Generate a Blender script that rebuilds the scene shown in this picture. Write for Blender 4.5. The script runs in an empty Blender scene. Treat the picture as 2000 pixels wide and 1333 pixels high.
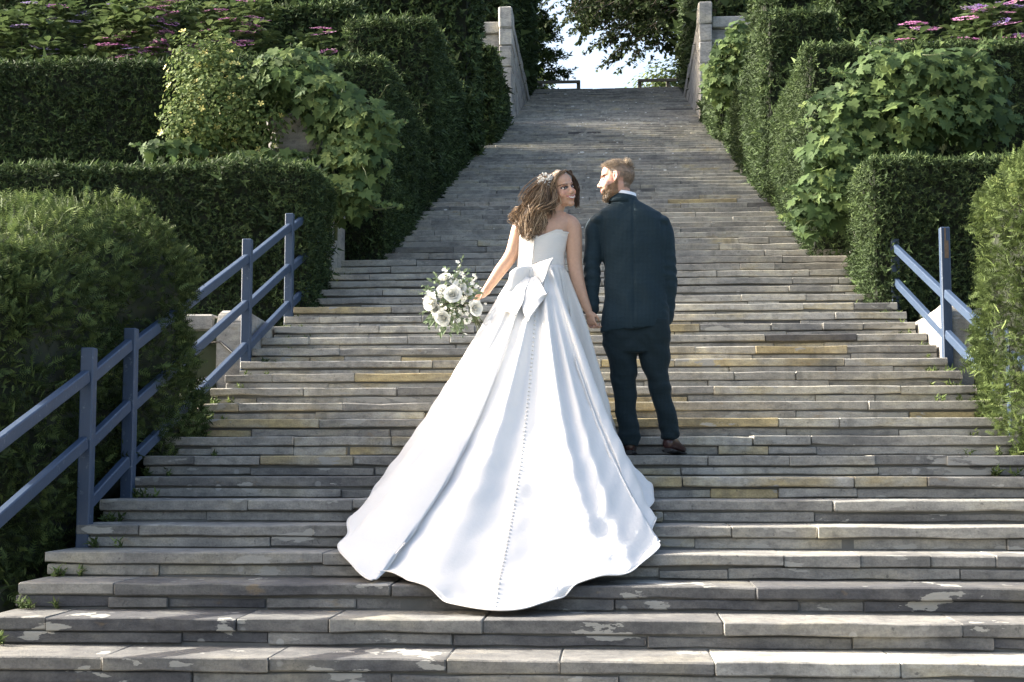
import bpy, bmesh, math, random
import numpy as np
from mathutils import Vector, Matrix

rng = np.random.default_rng(11)
random.seed(11)
SC = bpy.context.scene
COL = SC.collection
PI = math.pi

# ------------------------------------------------------------------ camera, sky, sun, exposure
F, YAW, PITCH, ZC = 2800.0, math.atan(195 / 2800.0), 0.09097, 0.80632      # focal length for a 2000 px wide frame
CY, SY, CP, SP = math.cos(YAW), math.sin(YAW), math.cos(PITCH), math.sin(PITCH)
RIGHT = np.array([CY, SY, 0.0]); FWD = np.array([-SY * CP, CY * CP, SP]); UPV = np.array([SY * SP, -CY * SP, CP])
EYE = np.array([0, 0, ZC])
cam_data = bpy.data.cameras.new('camera')
cam_data.sensor_width = 36.0
cam_data.lens = F / 2000.0 * 36.0
cam_data.clip_end = 2000.0
cam = bpy.data.objects.new('camera', cam_data)
cam.matrix_world = Matrix(((RIGHT[0], UPV[0], -FWD[0], 0), (RIGHT[1], UPV[1], -FWD[1], 0), (RIGHT[2], UPV[2], -FWD[2], ZC), (0, 0, 0, 1)))
COL.objects.link(cam)
SC.camera = cam

SUN = np.array([-0.86, 0.14, 0.475]); SUN = SUN / np.linalg.norm(SUN)
world = bpy.data.worlds.new('World'); SC.world = world; world.use_nodes = True
wn = world.node_tree
sky = wn.nodes.new('ShaderNodeTexSky'); sky.sky_type = 'NISHITA'; sky.sun_disc = False
sky.sun_elevation = math.asin(SUN[2]); sky.sun_rotation = math.atan2(SUN[0], SUN[1])
sky.air_density = 1.0; sky.dust_density = 6.0; sky.ozone_density = 0.4
wn.nodes['Background'].inputs['Strength'].default_value = 0.15
wn.links.new(sky.outputs['Color'], wn.nodes['Background'].inputs['Color'])
sun_data = bpy.data.lights.new('sun', 'SUN'); sun_data.energy = 5.0; sun_data.angle = math.radians(0.53)
sun_data.color = (1.0, 0.95, 0.86)
sun = bpy.data.objects.new('sun', sun_data)
sun.rotation_euler = Vector(SUN).to_track_quat('Z', 'Y').to_euler()
COL.objects.link(sun)
SC.view_settings.view_transform = 'Standard'
SC.view_settings.look = 'None'
SC.view_settings.gamma = 1.0
SC.view_settings.exposure = 1.8
SC.cycles.max_bounces = 6
SC.cycles.diffuse_bounces = 3
SC.cycles.transmission_bounces = 3
SC.cycles.use_denoising = True

# ------------------------------------------------------------------ layout helpers
D0, DT, HT = 6.27569, 0.380613, 0.13          # first nosing, tread depth, riser height
XL, XR = -2.96, 2.59                          # ends of the wide flight
XLU, XRU = -2.22, 2.02                        # ends of the flight between the top walls
SLOPE = HT / DT
def nose_z(Y): return SLOPE * (Y - D0)
def step_z(Y): return HT * np.floor((np.asarray(Y, float) - D0) / DT + 1e-6)
def ray(x, y): return FWD + RIGHT * ((x - 1000) / F) + UPV * ((666.5 - y) / F)
def at(x, y, Y):
    r = ray(x, y); return EYE + r * (Y / r[1])
def project(P):
    P = np.asarray(P) - EYE; d = P @ FWD; return np.stack([1000 + F * (P @ RIGHT) / d, 666.5 - F * (P @ UPV) / d], 1)
def on_slope(x, y):
    r = ray(x, y); t = (ZC + SLOPE * D0) / (SLOPE * r[1] - r[2]); return EYE + r * t
def nrm(v):
    v = np.asarray(v, float); return v / (np.linalg.norm(v, axis=-1, keepdims=True) + 1e-12)

def np_mesh(name, V, Fa, tint=None, smooth=False, mat=None, color=None):
    V = np.asarray(V, np.float32); Fa = np.asarray(Fa, np.int32)
    me = bpy.data.meshes.new(name)
    me.vertices.add(len(V)); me.vertices.foreach_set('co', V.ravel())
    k = Fa.shape[1]
    me.loops.add(Fa.size); me.loops.foreach_set('vertex_index', Fa.ravel())
    me.polygons.add(len(Fa)); me.polygons.foreach_set('loop_start', np.arange(0, Fa.size, k, dtype=np.int32))
    me.update(calc_edges=True); me.validate()
    if tint is not None:
        a = me.attributes.new('tint', 'FLOAT', 'POINT'); a.data.foreach_set('value', np.asarray(tint, np.float32))
    if color is not None: set_color(me, color)
    if smooth: me.polygons.foreach_set('use_smooth', np.ones(len(me.polygons), bool))
    if mat: me.materials.append(mat)
    return me
def set_color(me, rgb):
    a = me.attributes.new('paint', 'FLOAT_COLOR', 'POINT')
    c = np.ones((len(me.vertices), 4), np.float32); c[:, :3] = rgb
    a.data.foreach_set('color', c.ravel())
def py_mesh(name, V, Fa, mat=None, smooth=False, tint=None):
    me = bpy.data.meshes.new(name); me.from_pydata([tuple(map(float, v)) for v in V], [], Fa); me.update()
    if tint is not None:
        a = me.attributes.new('tint', 'FLOAT', 'POINT')
        t = np.full(len(me.vertices), tint, np.float32) if np.isscalar(tint) else np.asarray(tint, np.float32)
        a.data.foreach_set('value', t)
    if smooth: me.polygons.foreach_set('use_smooth', np.ones(len(me.polygons), bool))
    if mat: me.materials.append(mat)
    return me
def link(name, data, parent=None, loc=None):
    o = bpy.data.objects.new(name, data); COL.objects.link(o)
    if parent is not None:
        o.parent = parent
        if loc is None:                                            # mesh data are in world coordinates
            loc = Vector((0, 0, 0)); p = parent
            while p is not None: loc -= p.location; p = p.parent
        o.location = loc
    elif loc is not None: o.location = loc
    return o
def tag(o, label, cat, group=None, kind=None):
    o['label'] = label; o['category'] = cat
    if group: o['group'] = group
    if kind: o['kind'] = kind
    return o
def thing(name, loc, label, cat, group=None):
    o = bpy.data.objects.new(name, None); COL.objects.link(o); o.location = tuple(float(v) for v in loc)
    o.empty_display_size = 0.1
    return tag(o, label, cat, group)
def struct(name, me, label=None):
    o = link(name, me); o['kind'] = 'structure'
    if label: o['label'] = label; o['category'] = name.replace('_', ' ')
    return o

# ------------------------------------------------------------------ materials
def new_mat(name):
    m = bpy.data.materials.new(name); m.use_nodes = True
    nt = m.node_tree; return m, nt, nt.nodes['Principled BSDF']
def N(nt, t, **kw):
    n = nt.nodes.new(t)
    for k, v in kw.items():
        if k in n.inputs: n.inputs[k].default_value = v
        else: setattr(n, k, v)
    return n
def ramp(nt, stops, interp='LINEAR'):
    n = nt.nodes.new('ShaderNodeValToRGB'); cr = n.color_ramp; cr.interpolation = interp
    while len(cr.elements) < len(stops): cr.elements.new(0.5)
    for e, (p, c) in zip(cr.elements, stops):
        e.position = p; e.color = (c[0], c[1], c[2], 1) if len(c) == 3 else c
    return n
def mixc(nt, fac, a, b, mode='MIX'):
    n = nt.nodes.new('ShaderNodeMix'); n.data_type = 'RGBA'; n.blend_type = mode
    for s, v in ((n.inputs[0], fac), (n.inputs[6], a), (n.inputs[7], b)):
        if isinstance(v, bpy.types.NodeSocket): nt.links.new(v, s)
        elif isinstance(v, (int, float)): s.default_value = v
        else: s.default_value = (v[0], v[1], v[2], 1)
    return n.outputs[2]
def noise_of(nt, vec, scale, detail=4, rough=0.55):
    n = N(nt, 'ShaderNodeTexNoise', Scale=scale, Detail=detail, Roughness=rough)
    if vec is not None: nt.links.new(vec, n.inputs['Vector'])
    return n.outputs['Fac']
def thresh(nt, v, lo, hi):
    n = nt.nodes.new('ShaderNodeMapRange'); n.inputs[1].default_value = lo; n.inputs[2].default_value = hi
    n.interpolation_type = 'SMOOTHSTEP'
    nt.links.new(v, n.inputs[0]); return n.outputs[0]
def add_bump(nt, bsdf, h, strength=0.3, dist=0.01):
    b = N(nt, 'ShaderNodeBump', Strength=strength, Distance=dist); nt.links.new(h, b.inputs['Height'])
    nt.links.new(b.outputs['Normal'], bsdf.inputs['Normal'])
def pos_vec(nt, scale=(1, 1, 1)):
    g = nt.nodes.new('ShaderNodeNewGeometry'); m = nt.nodes.new('ShaderNodeMapping')
    m.inputs['Scale'].default_value = scale; nt.links.new(g.outputs['Position'], m.inputs['Vector'])
    return m.outputs['Vector']

def leaf_mat(name, stops, transl=0.3, rough=0.55, patch=0.0):
    m, nt, b = new_mat(name)
    a = N(nt, 'ShaderNodeAttribute', attribute_name='tint')
    oi = nt.nodes.new('ShaderNodeObjectInfo')
    s = N(nt, 'ShaderNodeMath', operation='ADD'); nt.links.new(a.outputs['Fac'], s.inputs[0])
    k = N(nt, 'ShaderNodeMath', operation='MULTIPLY'); k.inputs[1].default_value = patch
    nt.links.new(oi.outputs['Random'], k.inputs[0]); nt.links.new(k.outputs[0], s.inputs[1])
    r = ramp(nt, stops); nt.links.new(s.outputs[0], r.inputs[0])
    nt.links.new(r.outputs[0], b.inputs['Base Color'])
    b.inputs['Roughness'].default_value = rough + .15; b.inputs['Specular IOR Level'].default_value = 0.12
    t = nt.nodes.new('ShaderNodeBsdfTranslucent'); nt.links.new(r.outputs[0], t.inputs['Color'])
    mx = nt.nodes.new('ShaderNodeMixShader'); mx.inputs[0].default_value = transl
    nt.links.new(b.outputs[0], mx.inputs[1]); nt.links.new(t.outputs[0], mx.inputs[2])
    nt.links.new(mx.outputs[0], nt.nodes['Material Output'].inputs['Surface'])
    return m
def plain_mat(name, col, rough=0.6, var=0.0, scale=8, bump=0.0, bscale=60, sheen=0.0):
    m, nt, b = new_mat(name); v = pos_vec(nt)
    if var:
        f = noise_of(nt, v, scale)
        c = mixc(nt, f, [x * (1 - var) for x in col], [min(1, x * (1 + var)) for x in col]); nt.links.new(c, b.inputs['Base Color'])
    else: b.inputs['Base Color'].default_value = (*col, 1)
    b.inputs['Roughness'].default_value = rough
    if bump: add_bump(nt, b, noise_of(nt, v, bscale), bump, 0.004)
    if sheen: b.inputs['Sheen Weight'].default_value = sheen
    return m

def stone_mat(name, stops, lichen=1.0, patch=True):
    m, nt, b = new_mat(name)
    v = pos_vec(nt); vs = pos_vec(nt, (1.0, 1.0, 2.1))
    a = N(nt, 'ShaderNodeAttribute', attribute_name='tint')
    wob = noise_of(nt, vs, 3.1, 4); wq = N(nt, 'ShaderNodeMath', operation='MULTIPLY_ADD'); nt.links.new(wob, wq.inputs[0]); wq.inputs[1].default_value = -0.42; nt.links.new(a.outputs['Fac'], wq.inputs[2])
    wr = N(nt, 'ShaderNodeMath', operation='ADD'); nt.links.new(wq.outputs[0], wr.inputs[0]); wr.inputs[1].default_value = 0.2
    r = ramp(nt, stops); nt.links.new(wr.outputs[0], r.inputs[0])
    big = noise_of(nt, vs, 2.2, 5); med = noise_of(nt, vs, 14, 6, 0.65); fine = noise_of(nt, v, 90, 4, 0.7)
    c = mixc(nt, 1.0, r.outputs[0], ramp_from(nt, big, [(0.3, (0.62, 0.63, 0.66)), (0.52, (1, 1, 1)), (0.72, (1.25, 1.2, 1.05))]), 'MULTIPLY')
    c = mixc(nt, 1.0, c, ramp_from(nt, med, [(0.28, (0.66, 0.66, 0.67)), (0.5, (1, 1, 1)), (0.72, (1.24, 1.23, 1.2))]), 'MULTIPLY')
    c = mixc(nt, 1.0, c, ramp_from(nt, fine, [(0.3, (0.8, 0.8, 0.8)), (0.6, (1.08, 1.08, 1.08))]), 'MULTIPLY')
    rust = thresh(nt, noise_of(nt, vs, 5.3, 3), 0.66, 0.76)
    k = N(nt, 'ShaderNodeMath', operation='MULTIPLY'); k.inputs[1].default_value = 0.4; nt.links.new(rust, k.inputs[0])
    c = mixc(nt, k.outputs[0], c, (0.24, 0.165, 0.075))
    vor = N(nt, 'ShaderNodeTexVoronoi', Scale=7.5, Randomness=1.0); nt.links.new(v, vor.inputs['Vector'])
    spot = thresh(nt, vor.outputs['Distance'], 0.17, 0.12)
    g = thresh(nt, noise_of(nt, v, 1.7, 2), 0.50, 0.66)
    sp = N(nt, 'ShaderNodeMath', operation='MULTIPLY'); nt.links.new(spot, sp.inputs[0]); nt.links.new(g, sp.inputs[1])
    s2 = N(nt, 'ShaderNodeMath', operation='MULTIPLY'); s2.inputs[1].default_value = 0.55 * lichen; nt.links.new(sp.outputs[0], s2.inputs[0])
    c = mixc(nt, s2.outputs[0], c, (0.42, 0.42, 0.39))
    st = thresh(nt, noise_of(nt, pos_vec(nt, (2.2, 2.2, .35)), 3.0, 5, .6), .52, .70); k4 = N(nt, 'ShaderNodeMath', operation='MULTIPLY'); k4.inputs[1].default_value = .42; nt.links.new(st, k4.inputs[0]); c = mixc(nt, k4.outputs[0], c, (.10, .10, .095))
    dk = thresh(nt, noise_of(nt, v, 34, 3, 0.6), 0.64, 0.73)
    k2 = N(nt, 'ShaderNodeMath', operation='MULTIPLY'); k2.inputs[1].default_value = 0.6; nt.links.new(dk, k2.inputs[0])
    c = mixc(nt, k2.outputs[0], c, (0.06, 0.06, 0.06))
    if patch:                                                   # mortar smeared over some of the joints
        pm = thresh(nt, noise_of(nt, pos_vec(nt, (1.0, 0.6, 3.2)), 2.9, 6, 0.55), 0.615, 0.622)
        c = mixc(nt, pm, c, mixc(nt, med, (0.26, 0.255, 0.235), (0.36, 0.35, 0.31)))
    nt.links.new(c, b.inputs['Base Color'])
    b.inputs['Roughness'].default_value = 0.82; b.inputs['Specular IOR Level'].default_value = 0.25
    hsum = N(nt, 'ShaderNodeMath', operation='ADD'); nt.links.new(med, hsum.inputs[0]); nt.links.new(fine, hsum.inputs[1])
    add_bump(nt, b, hsum.outputs[0], 0.45, 0.008)
    return m
def ramp_from(nt, sock, stops):
    r = ramp(nt, stops); nt.links.new(sock, r.inputs[0]); return r.outputs[0]

STONE = stone_mat('slate_steps', [(0.0, (0.085, 0.085, 0.088)), (0.12, (0.16, 0.156, 0.146)), (0.35, (0.225, 0.218, 0.198)), (0.62, (0.295, 0.285, 0.256)), (0.84, (0.37, 0.358, 0.32)), (0.90, (0.345, 0.318, 0.245)), (0.96, (0.36, 0.305, 0.195)), (1.0, (0.38, 0.315, 0.18))])
WALLST = stone_mat('pale_wall_stone', [(0.0, (0.30, 0.295, 0.28)), (1.0, (0.42, 0.41, 0.385))], 0.8, False)
ROUGHST = stone_mat('rough_terrace_stone', [(0.0, (0.22, 0.215, 0.20)), (1.0, (0.33, 0.315, 0.285))], 1.2, False)
MORTAR = plain_mat('mortar', (0.12, 0.12, 0.112), 0.95, 0.5, 6, 0.4, 40)
SOIL = plain_mat('mossy_soil', (0.034, 0.044, 0.02), 0.95, 0.6, 3, 0.5, 20)
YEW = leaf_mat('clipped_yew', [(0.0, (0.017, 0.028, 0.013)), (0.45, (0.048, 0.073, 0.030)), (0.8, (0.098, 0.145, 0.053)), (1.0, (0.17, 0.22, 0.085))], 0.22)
YEWL = leaf_mat('loose_yew', [(0.0, (0.016, 0.026, 0.011)), (0.45, (0.055, 0.080, 0.027)), (0.8, (0.13, 0.18, 0.06)), (1.0, (0.23, 0.28, 0.10))], 0.25)
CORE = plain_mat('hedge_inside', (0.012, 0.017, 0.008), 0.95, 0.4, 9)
VINE = leaf_mat('vine_leaf', [(0.0, (0.03, 0.055, 0.024)), (0.4, (0.075, 0.12, 0.045)), (0.75, (0.14, 0.195, 0.065)), (1.0, (0.24, 0.29, 0.10))], 0.35, 0.5, 0.35)
SHRUB = leaf_mat('flowering_shrub_leaf', [(0.0, (0.05, 0.085, 0.03)), (0.6, (0.13, 0.18, 0.06)), (1.0, (0.24, 0.28, 0.10))], 0.3)
HYDL = leaf_mat('hydrangea_leaf', [(0.0, (0.045, 0.075, 0.03)), (0.6, (0.10, 0.14, 0.052)), (1.0, (0.18, 0.22, 0.085))], 0.3, 0.5, 0.3)
BEECH = leaf_mat('dark_beech_leaf', [(0.0, (0.02, 0.03, 0.016)), (0.6, (0.052, 0.076, 0.03)), (1.0, (0.11, 0.15, 0.05))], 0.2)
CONIF = leaf_mat('conifer_needles', [(0.0, (0.025, 0.045, 0.022)), (0.6, (0.06, 0.09, 0.035)), (1.0, (0.13, 0.16, 0.055))], 0.2)
BARK = plain_mat('bark', (0.09, 0.07, 0.05), 0.9, 0.4, 14, 0.6, 40)
STEM = plain_mat('green_stem', (0.10, 0.12, 0.05), 0.7, 0.3, 14)
PINKF = leaf_mat('mauve_floret', [(0.0, (0.42, 0.17, 0.40)), (0.35, (0.55, 0.22, 0.42)), (0.7, (0.62, 0.42, 0.52)), (0.85, (0.5, 0.48, 0.40)), (1.0, (0.36, 0.22, 0.62))], 0.3, 0.6)
YELF = plain_mat('yellow_petal', (0.62, 0.55, 0.16), 0.6)
WHITEP = leaf_mat('white_petal', [(0.0, (0.70, 0.69, 0.60)), (0.6, (0.80, 0.80, 0.74)), (1.0, (0.84, 0.84, 0.80))], 0.25, 0.6)
SILVERL = leaf_mat('bouquet_leaf', [(0.0, (0.05, 0.08, 0.04)), (0.5, (0.12, 0.17, 0.09)), (1.0, (0.24, 0.29, 0.19))], 0.25)

def paint_mat():
    m, nt, b = new_mat('blue_rail_paint'); v = pos_vec(nt, (1, 1, 1))
    f = noise_of(nt, v, 9, 5); worn = thresh(nt, noise_of(nt, v, 26, 6, 0.7), 0.60, 0.68)
    c = mixc(nt, f, (0.020, 0.038, 0.074), (0.034, 0.060, 0.108))
    c = mixc(nt, worn, c, (0.10, 0.13, 0.17))
    nt.links.new(c, b.inputs['Base Color']); b.inputs['Roughness'].default_value = 0.5
    add_bump(nt, b, noise_of(nt, pos_vec(nt, (30, 30, 4)), 4, 4), 0.25, 0.004); return m
RAILP = paint_mat()
OLDWOOD = plain_mat('weathered_wood', (0.17, 0.15, 0.12), 0.85, 0.35, 8, 0.5, 30)
BAREWOOD = plain_mat('splintered_wood', (0.12, 0.085, 0.06), 0.85, 0.5, 30, 0.5, 60)

# ------------------------------------------------------------------ ground and staircase
def terrace(Y):
    Y = np.asarray(Y, float)
    z = np.where(Y < 11.5, nose_z(Y) - 0.22, 0)
    z = np.where(Y < 5.9, -0.36, z)
    for y0, y1, zz in ((11.5, 14.75, 2.06), (14.75, 19.4, 3.15), (19.4, 27.1, 4.45), (27.1, 31.75, 7.0), (31.75, 42.0, 10.6), (42.0, 1e9, 12.17)):
        z = np.where((Y >= y0) & (Y < y1), zz, z)
    return z
def build_ground():
    ys = [-400, -60, 0, 5.9, 5.92]
    ys += list(np.arange(6.2, 11.5, 0.6))
    for e in (11.5, 14.75, 19.4, 27.1, 31.75, 42.0): ys += [e - 0.02, e + 0.001]
    ys += [45, 60, 120, 900]; ys = sorted(ys)
    xs = [-900, -40, -12, -6, XL - 0.25, XL - 0.2, XR + 0.2, XR + 0.25, 6, 12, 40, 900]
    V, Fa = [], []
    for y in ys:
        for x in xs:
            mid = XL - 0.22 < x < XR + 0.22
            z = float(terrace(y))
            if mid and 5.9 < y < 42.0: z = float(nose_z(y)) - 0.5
            V.append((x, y, z))
    n = len(xs)
    for j in range(len(ys) - 1):
        for i in range(n - 1):
            a = j * n + i; Fa.append((a, a + 1, a + n + 1, a + n))
    struct('ground', py_mesh('ground', V, Fa, SOIL))
build_ground()

BOUNCE_PAVE = plain_mat('pale_bounce_paving', (0.19, 0.182, 0.165), 0.9, 0.25, 1.3, 0.3, 12)  # unseen paving before the steps, added to bounce sunlight onto risers and gown
def build_bounce_paving():
    V, Fa = [], []; r = np.random.default_rng(3)
    for iy in range(-14, 4):
        x = -24.0 - r.uniform(0, 1)
        while x < 24:
            w = r.uniform(1.0, 1.9); y0, y1 = 5.5 + (iy - 4) * 1.4 + .012, 5.5 + (iy - 3) * 1.4 - .012; b = len(V); z = -.352 + r.normal(0, .0015)
            V += [(x, y0, z), (x + w - .02, y0, z), (x + w - .02, y1, z), (x, y1, z)]; Fa.append((b, b + 1, b + 2, b + 3)); x += w
    struct('bounce_paving', py_mesh('bounce_paving', V, Fa, BOUNCE_PAVE))
build_bounce_paving()

def stone_geo(x0, L, y0, dep, z0, h, r, ragged=1.0):
    """one roughly dressed slab: chamfered edges that wander along its length"""
    c = min(0.0055, h * 0.1) * r.uniform(0.6, 1.3)
    ns = max(1, min(6, int(L / 0.22)))
    xs = [0.0, c] + [c + (L - 2 * c) * i / ns for i in range(1, ns)] + [L - c, L]
    V = []
    for i, x in enumerate(xs):
        end = i in (0, len(xs) - 1)
        e = (c * 0.6 + (r.random() < 0.35) * r.uniform(0, 0.009) * ragged) if end else 0
        jy = abs(r.normal(0, 0.0055)) * ragged; jt = -abs(r.normal(0, 0.0040)) * ragged; jb = abs(r.normal(0, 0.0045)) * ragged
        V += [(x0 + x, y0 + dep, z0 + (e if end else 0)), (x0 + x, y0 + c + e + jy, z0 + jb + e), (x0 + x, y0 + e + jy, z0 + c + jb + e),
              (x0 + x, y0 + e + jy, z0 + h - c + jt - e), (x0 + x, y0 + c + e + jy, z0 + h + jt - e), (x0 + x, y0 + dep, z0 + h - e)]
    Fa = []
    for i in range(len(xs) - 1):
        for k in range(6):
            a = i * 6 + k; b = i * 6 + (k + 1) % 6; Fa.append((a, a + 6, b + 6, b))
    Fa.append(tuple(range(6))); Fa.append(tuple(range(len(V) - 1, len(V) - 7, -1)))
    return V, Fa

N_TOP = 94
def build_stairs():
    prof = []
    V, Fa = [], []
    ks = list(range(-3, N_TOP + 1))
    for k in ks:                                             # mortar bed behind the slabs
        yk = D0 + k * DT + 0.035; zk = HT * k - 0.02
        x0, x1 = (XL + 0.03, XR - 0.03) if k < 66 else (XLU - 0.1, XRU + 0.1)
        for (y, z) in ((yk, zk - HT), (yk, zk), (yk + DT, zk)):
            V += [(x0, y, z), (x1, y, z)]
        i = len(V) - 6
        Fa += [(i, i + 1, i + 3, i + 2), (i + 2, i + 3, i + 5, i + 4)]
        # closed ends under each step
        j = len(V)
        V += [(x0, yk, zk - 0.5), (x0, yk + DT, zk - 0.5), (x1, yk, zk - 0.5), (x1, yk + DT, zk - 0.5)]
        Fa += [(i + 2, i + 4, j + 1, j), (i + 3, j + 2, j + 3, i + 5)]
    root = struct('stone_stairs', py_mesh('stone_stairs', V, Fa, MORTAR), 'broad grey slate staircase climbing between clipped yew hedges')
    r = np.random.default_rng(5)
    FV, FF, FT = [], [], []
    n_ind = 0
    prev = {}
    for k in ks:
        x0, x1 = (XL, XR) if k < 66 else (XLU, XRU)
        yk, zk = D0 + k * DT, HT * k
        hu = 0.067 if k < 23 else 0.078
        for course in (0, 1):
            h = hu - r.uniform(0.0005, 0.003)
            z = zk - hu if course == 0 else zk - HT + 0.002
            last = prev.get(course, [])
            cuts = [x0]; jit = r.uniform(-0.025, 0.012)
            x = x0
            while True:
                L = r.choice([r.uniform(0.28, 0.5), r.uniform(0.55, 1.0), r.uniform(0.9, 1.7)], p=[0.3, 0.45, 0.25])
                nx = x + L
                for q in last:
                    if abs(q - nx) < 0.1: nx += 0.16
                if nx > x1 - 0.3: cuts.append(x1); break
                cuts.append(nx); x = nx
            prev[course] = cuts
            for a, b in zip(cuts[:-1], cuts[1:]):
                tt = np.clip(r.normal(.13 if k < 3 else .42 if k < 8 else .68 if k < 27 else .66, .17), 0, .86)
                q = r.random()
                p_y = 0.17 if 5 <= k <= 16 else 0.05 if k < 5 else 0.04
                if q < p_y: tt = r.uniform(0.9, 1.02)
                elif q < p_y + 0.01: tt = -0.1
                if k < 4 and b - a > .55: tt = min(tt, .84)
                if k > 36: tt = min(tt, 0.86)
                rec = (0.0 if course == 0 else 0.014) + r.uniform(-0.010, 0.011)
                dep = DT + 0.06 if course == 0 else 0.2
                aa = a - (abs(jit) if a == x0 else 0); bb = b + (abs(jit) if b == x1 else 0)
                g = r.choice([0.0004, 0.0015, 0.0035])
                if course == 1: h = HT - hu - r.choice([0.002, 0.003, 0.006, 0.013])
                sv, sf = stone_geo(aa + g, bb - aa - 2 * g, yk + rec, dep, z + r.normal(0, 0.0012), h, r, 1.0 if k < 40 else 0.8)
                if k >= -1 and n_ind < 296 and k <= 20:
                    o = link('stone', py_mesh('stone', sv, sf, STONE, tint=float(tt)), root); n_ind += 1
                else:
                    base = len(FV); FV += sv; FF += [tuple(base + i for i in f) for f in sf]; FT += [tt] * len(sv)
    o = link('far_stones', py_mesh('far_stones', FV, FF, STONE, tint=FT), root); o['kind'] = 'stuff'
    return root
build_stairs()

# ------------------------------------------------------------------ foliage tools
def frames(Nv, r):
    Nv = nrm(Nv); t = nrm(np.cross(Nv, nrm(r.normal(size=Nv.shape)))); b = np.cross(Nv, t); return b, t, Nv
def scatter(name, P, Nv, size, tpl_v, tpl_f, tint, mat, r, T=None):
    """copies of a small template (x: sideways, y: along, z: outwards) as one mesh"""
    if T is None: B, T, Nn = frames(Nv, r)
    else:
        Nn = nrm(Nv); T = nrm(T - (T * Nn).sum(1, keepdims=True) * Nn); B = np.cross(T, Nn)
    size = np.broadcast_to(np.asarray(size, float), (len(P),))
    V = P[:, None, :] + size[:, None, None] * (tpl_v[None, :, 0:1] * B[:, None] + tpl_v[None, :, 1:2] * T[:, None] + tpl_v[None, :, 2:3] * Nn[:, None])
    m = len(tpl_v)
    Fa = (np.asarray(tpl_f)[None] + (np.arange(len(P)) * m)[:, None, None]).reshape(-1, len(tpl_f[0]))
    return np_mesh(name, V.reshape(-1, 3), Fa, tint=np.repeat(tint, m), mat=mat)
def tuft(nn, ln, wd, r, spread=0.9):
    V, Fa = [], []
    for i in range(nn):
        p = i / nn * 0.8; a = i * 2.4 + r.uniform(0, 0.6)
        d = nrm([math.cos(a) * spread, math.sin(a) * spread, 0.75]); s = nrm(np.cross(d, [0.3, 0.2, 1]))
        o = np.array([0, 0, p]); l = ln * r.uniform(0.75, 1.2)
        V += [o - s * wd / 2, o + s * wd / 2, o + d * l]; Fa.append((3 * i, 3 * i + 1, 3 * i + 2))
    return np.array(V), np.array(Fa)
def spray(nn, r):
    """flat yew shoot: needles in two ranks along a drooping axis (axis = z outwards)"""
    V, Fa = [], []
    for i in range(nn):
        p = 0.05 + 0.95 * i / nn; ax = np.array([0, -0.22 * p * p, p])
        for s in (-1, 1):
            l = 0.42 * (1 - 0.5 * p) * r.uniform(0.8, 1.15); b = len(V)
            w = np.array([0, 0.03, 0.07])
            V += [ax - w * 0.9, ax + w * 0.9, ax + np.array([s * l, r.uniform(-0.06, 0.05), l * 0.55])]
            Fa.append((b, b + 1, b + 2))
    b = len(V); V += [np.array([-0.015, 0, 0]), np.array([0.015, 0, 0]), np.array([0, -0.22, 1.05])]; Fa.append((b, b + 1, b + 2))
    return np.array(V), np.array(Fa)
def lumps(P, amp, f, ph=0.0):
    return amp * (np.sin(P[:, 0] * f + 1.3 * np.sin(P[:, 2] * f * 0.7 + ph)) * np.sin(P[:, 1] * f * 0.9 + ph * 2) + 0.6 * np.sin(P[:, 2] * f * 1.7 + P[:, 0] * f * 0.6 + ph))

def rounded_box_points(b, n, r, rad, faces):
    x0, x1, y0, y1, z0, z1 = b
    A = {'-x': (y1 - y0) * (z1 - z0), '+x': (y1 - y0) * (z1 - z0), '-y': (x1 - x0) * (z1 - z0), '+y': (x1 - x0) * (z1 - z0), '+z': (x1 - x0) * (y1 - y0)}
    P, W = [], []
    for f, wt in faces.items():
        c = int(n * A[f] * wt)
        u = r.random((c, 3)) * np.array([x1 - x0, y1 - y0, z1 - z0]) + np.array([x0, y0, z0])
        ax = 'xyz'.index(f[1]); u[:, ax] = [(x0, x1), (y0, y1), (z0, z1)][ax][0 if f[0] == '-' else 1]
        P.append(u)
    P = np.concatenate(P)
    lo = np.array([x0 + rad, y0 + rad, z0 - 9]); hi = np.array([x1 - rad, y1 - rad, z1 - rad])
    Cc = np.clip(P, lo, hi); d = P - Cc
    Nn = nrm(d); return Cc + Nn * rad, Nn
def core_box(name, b, inset, rad, parent, mat=CORE, amp=0.02):
    x0, x1, y0, y1, z0, z1 = b
    bm = bmesh.new(); bmesh.ops.create_cube(bm, size=1.0)
    bmesh.ops.subdivide_edges(bm, edges=bm.edges[:], cuts=9, use_grid_fill=True)
    lo = np.array([x0 + rad, y0 + rad, z0 - 9]); hi = np.array([x1 - rad, y1 - rad, z1 - rad])
    V = np.array([v.co[:] for v in bm.verts])
    P = (V + 0.5) * np.array([x1 - x0, y1 - y0, z1 - z0]) + np.array([x0, y0, z0])
    Cc = np.clip(P, lo, hi); d = P - Cc; ln = np.linalg.norm(d, axis=1, keepdims=True)
    Q = np.where(ln > 1e-6, Cc + d / (ln + 1e-9) * (rad - inset), P)
    for v, q in zip(bm.verts, Q): v.co = q
    me = bpy.data.meshes.new(name); bm.to_mesh(me); bm.free(); me.materials.append(mat)
    return link(name, me, parent)

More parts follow.
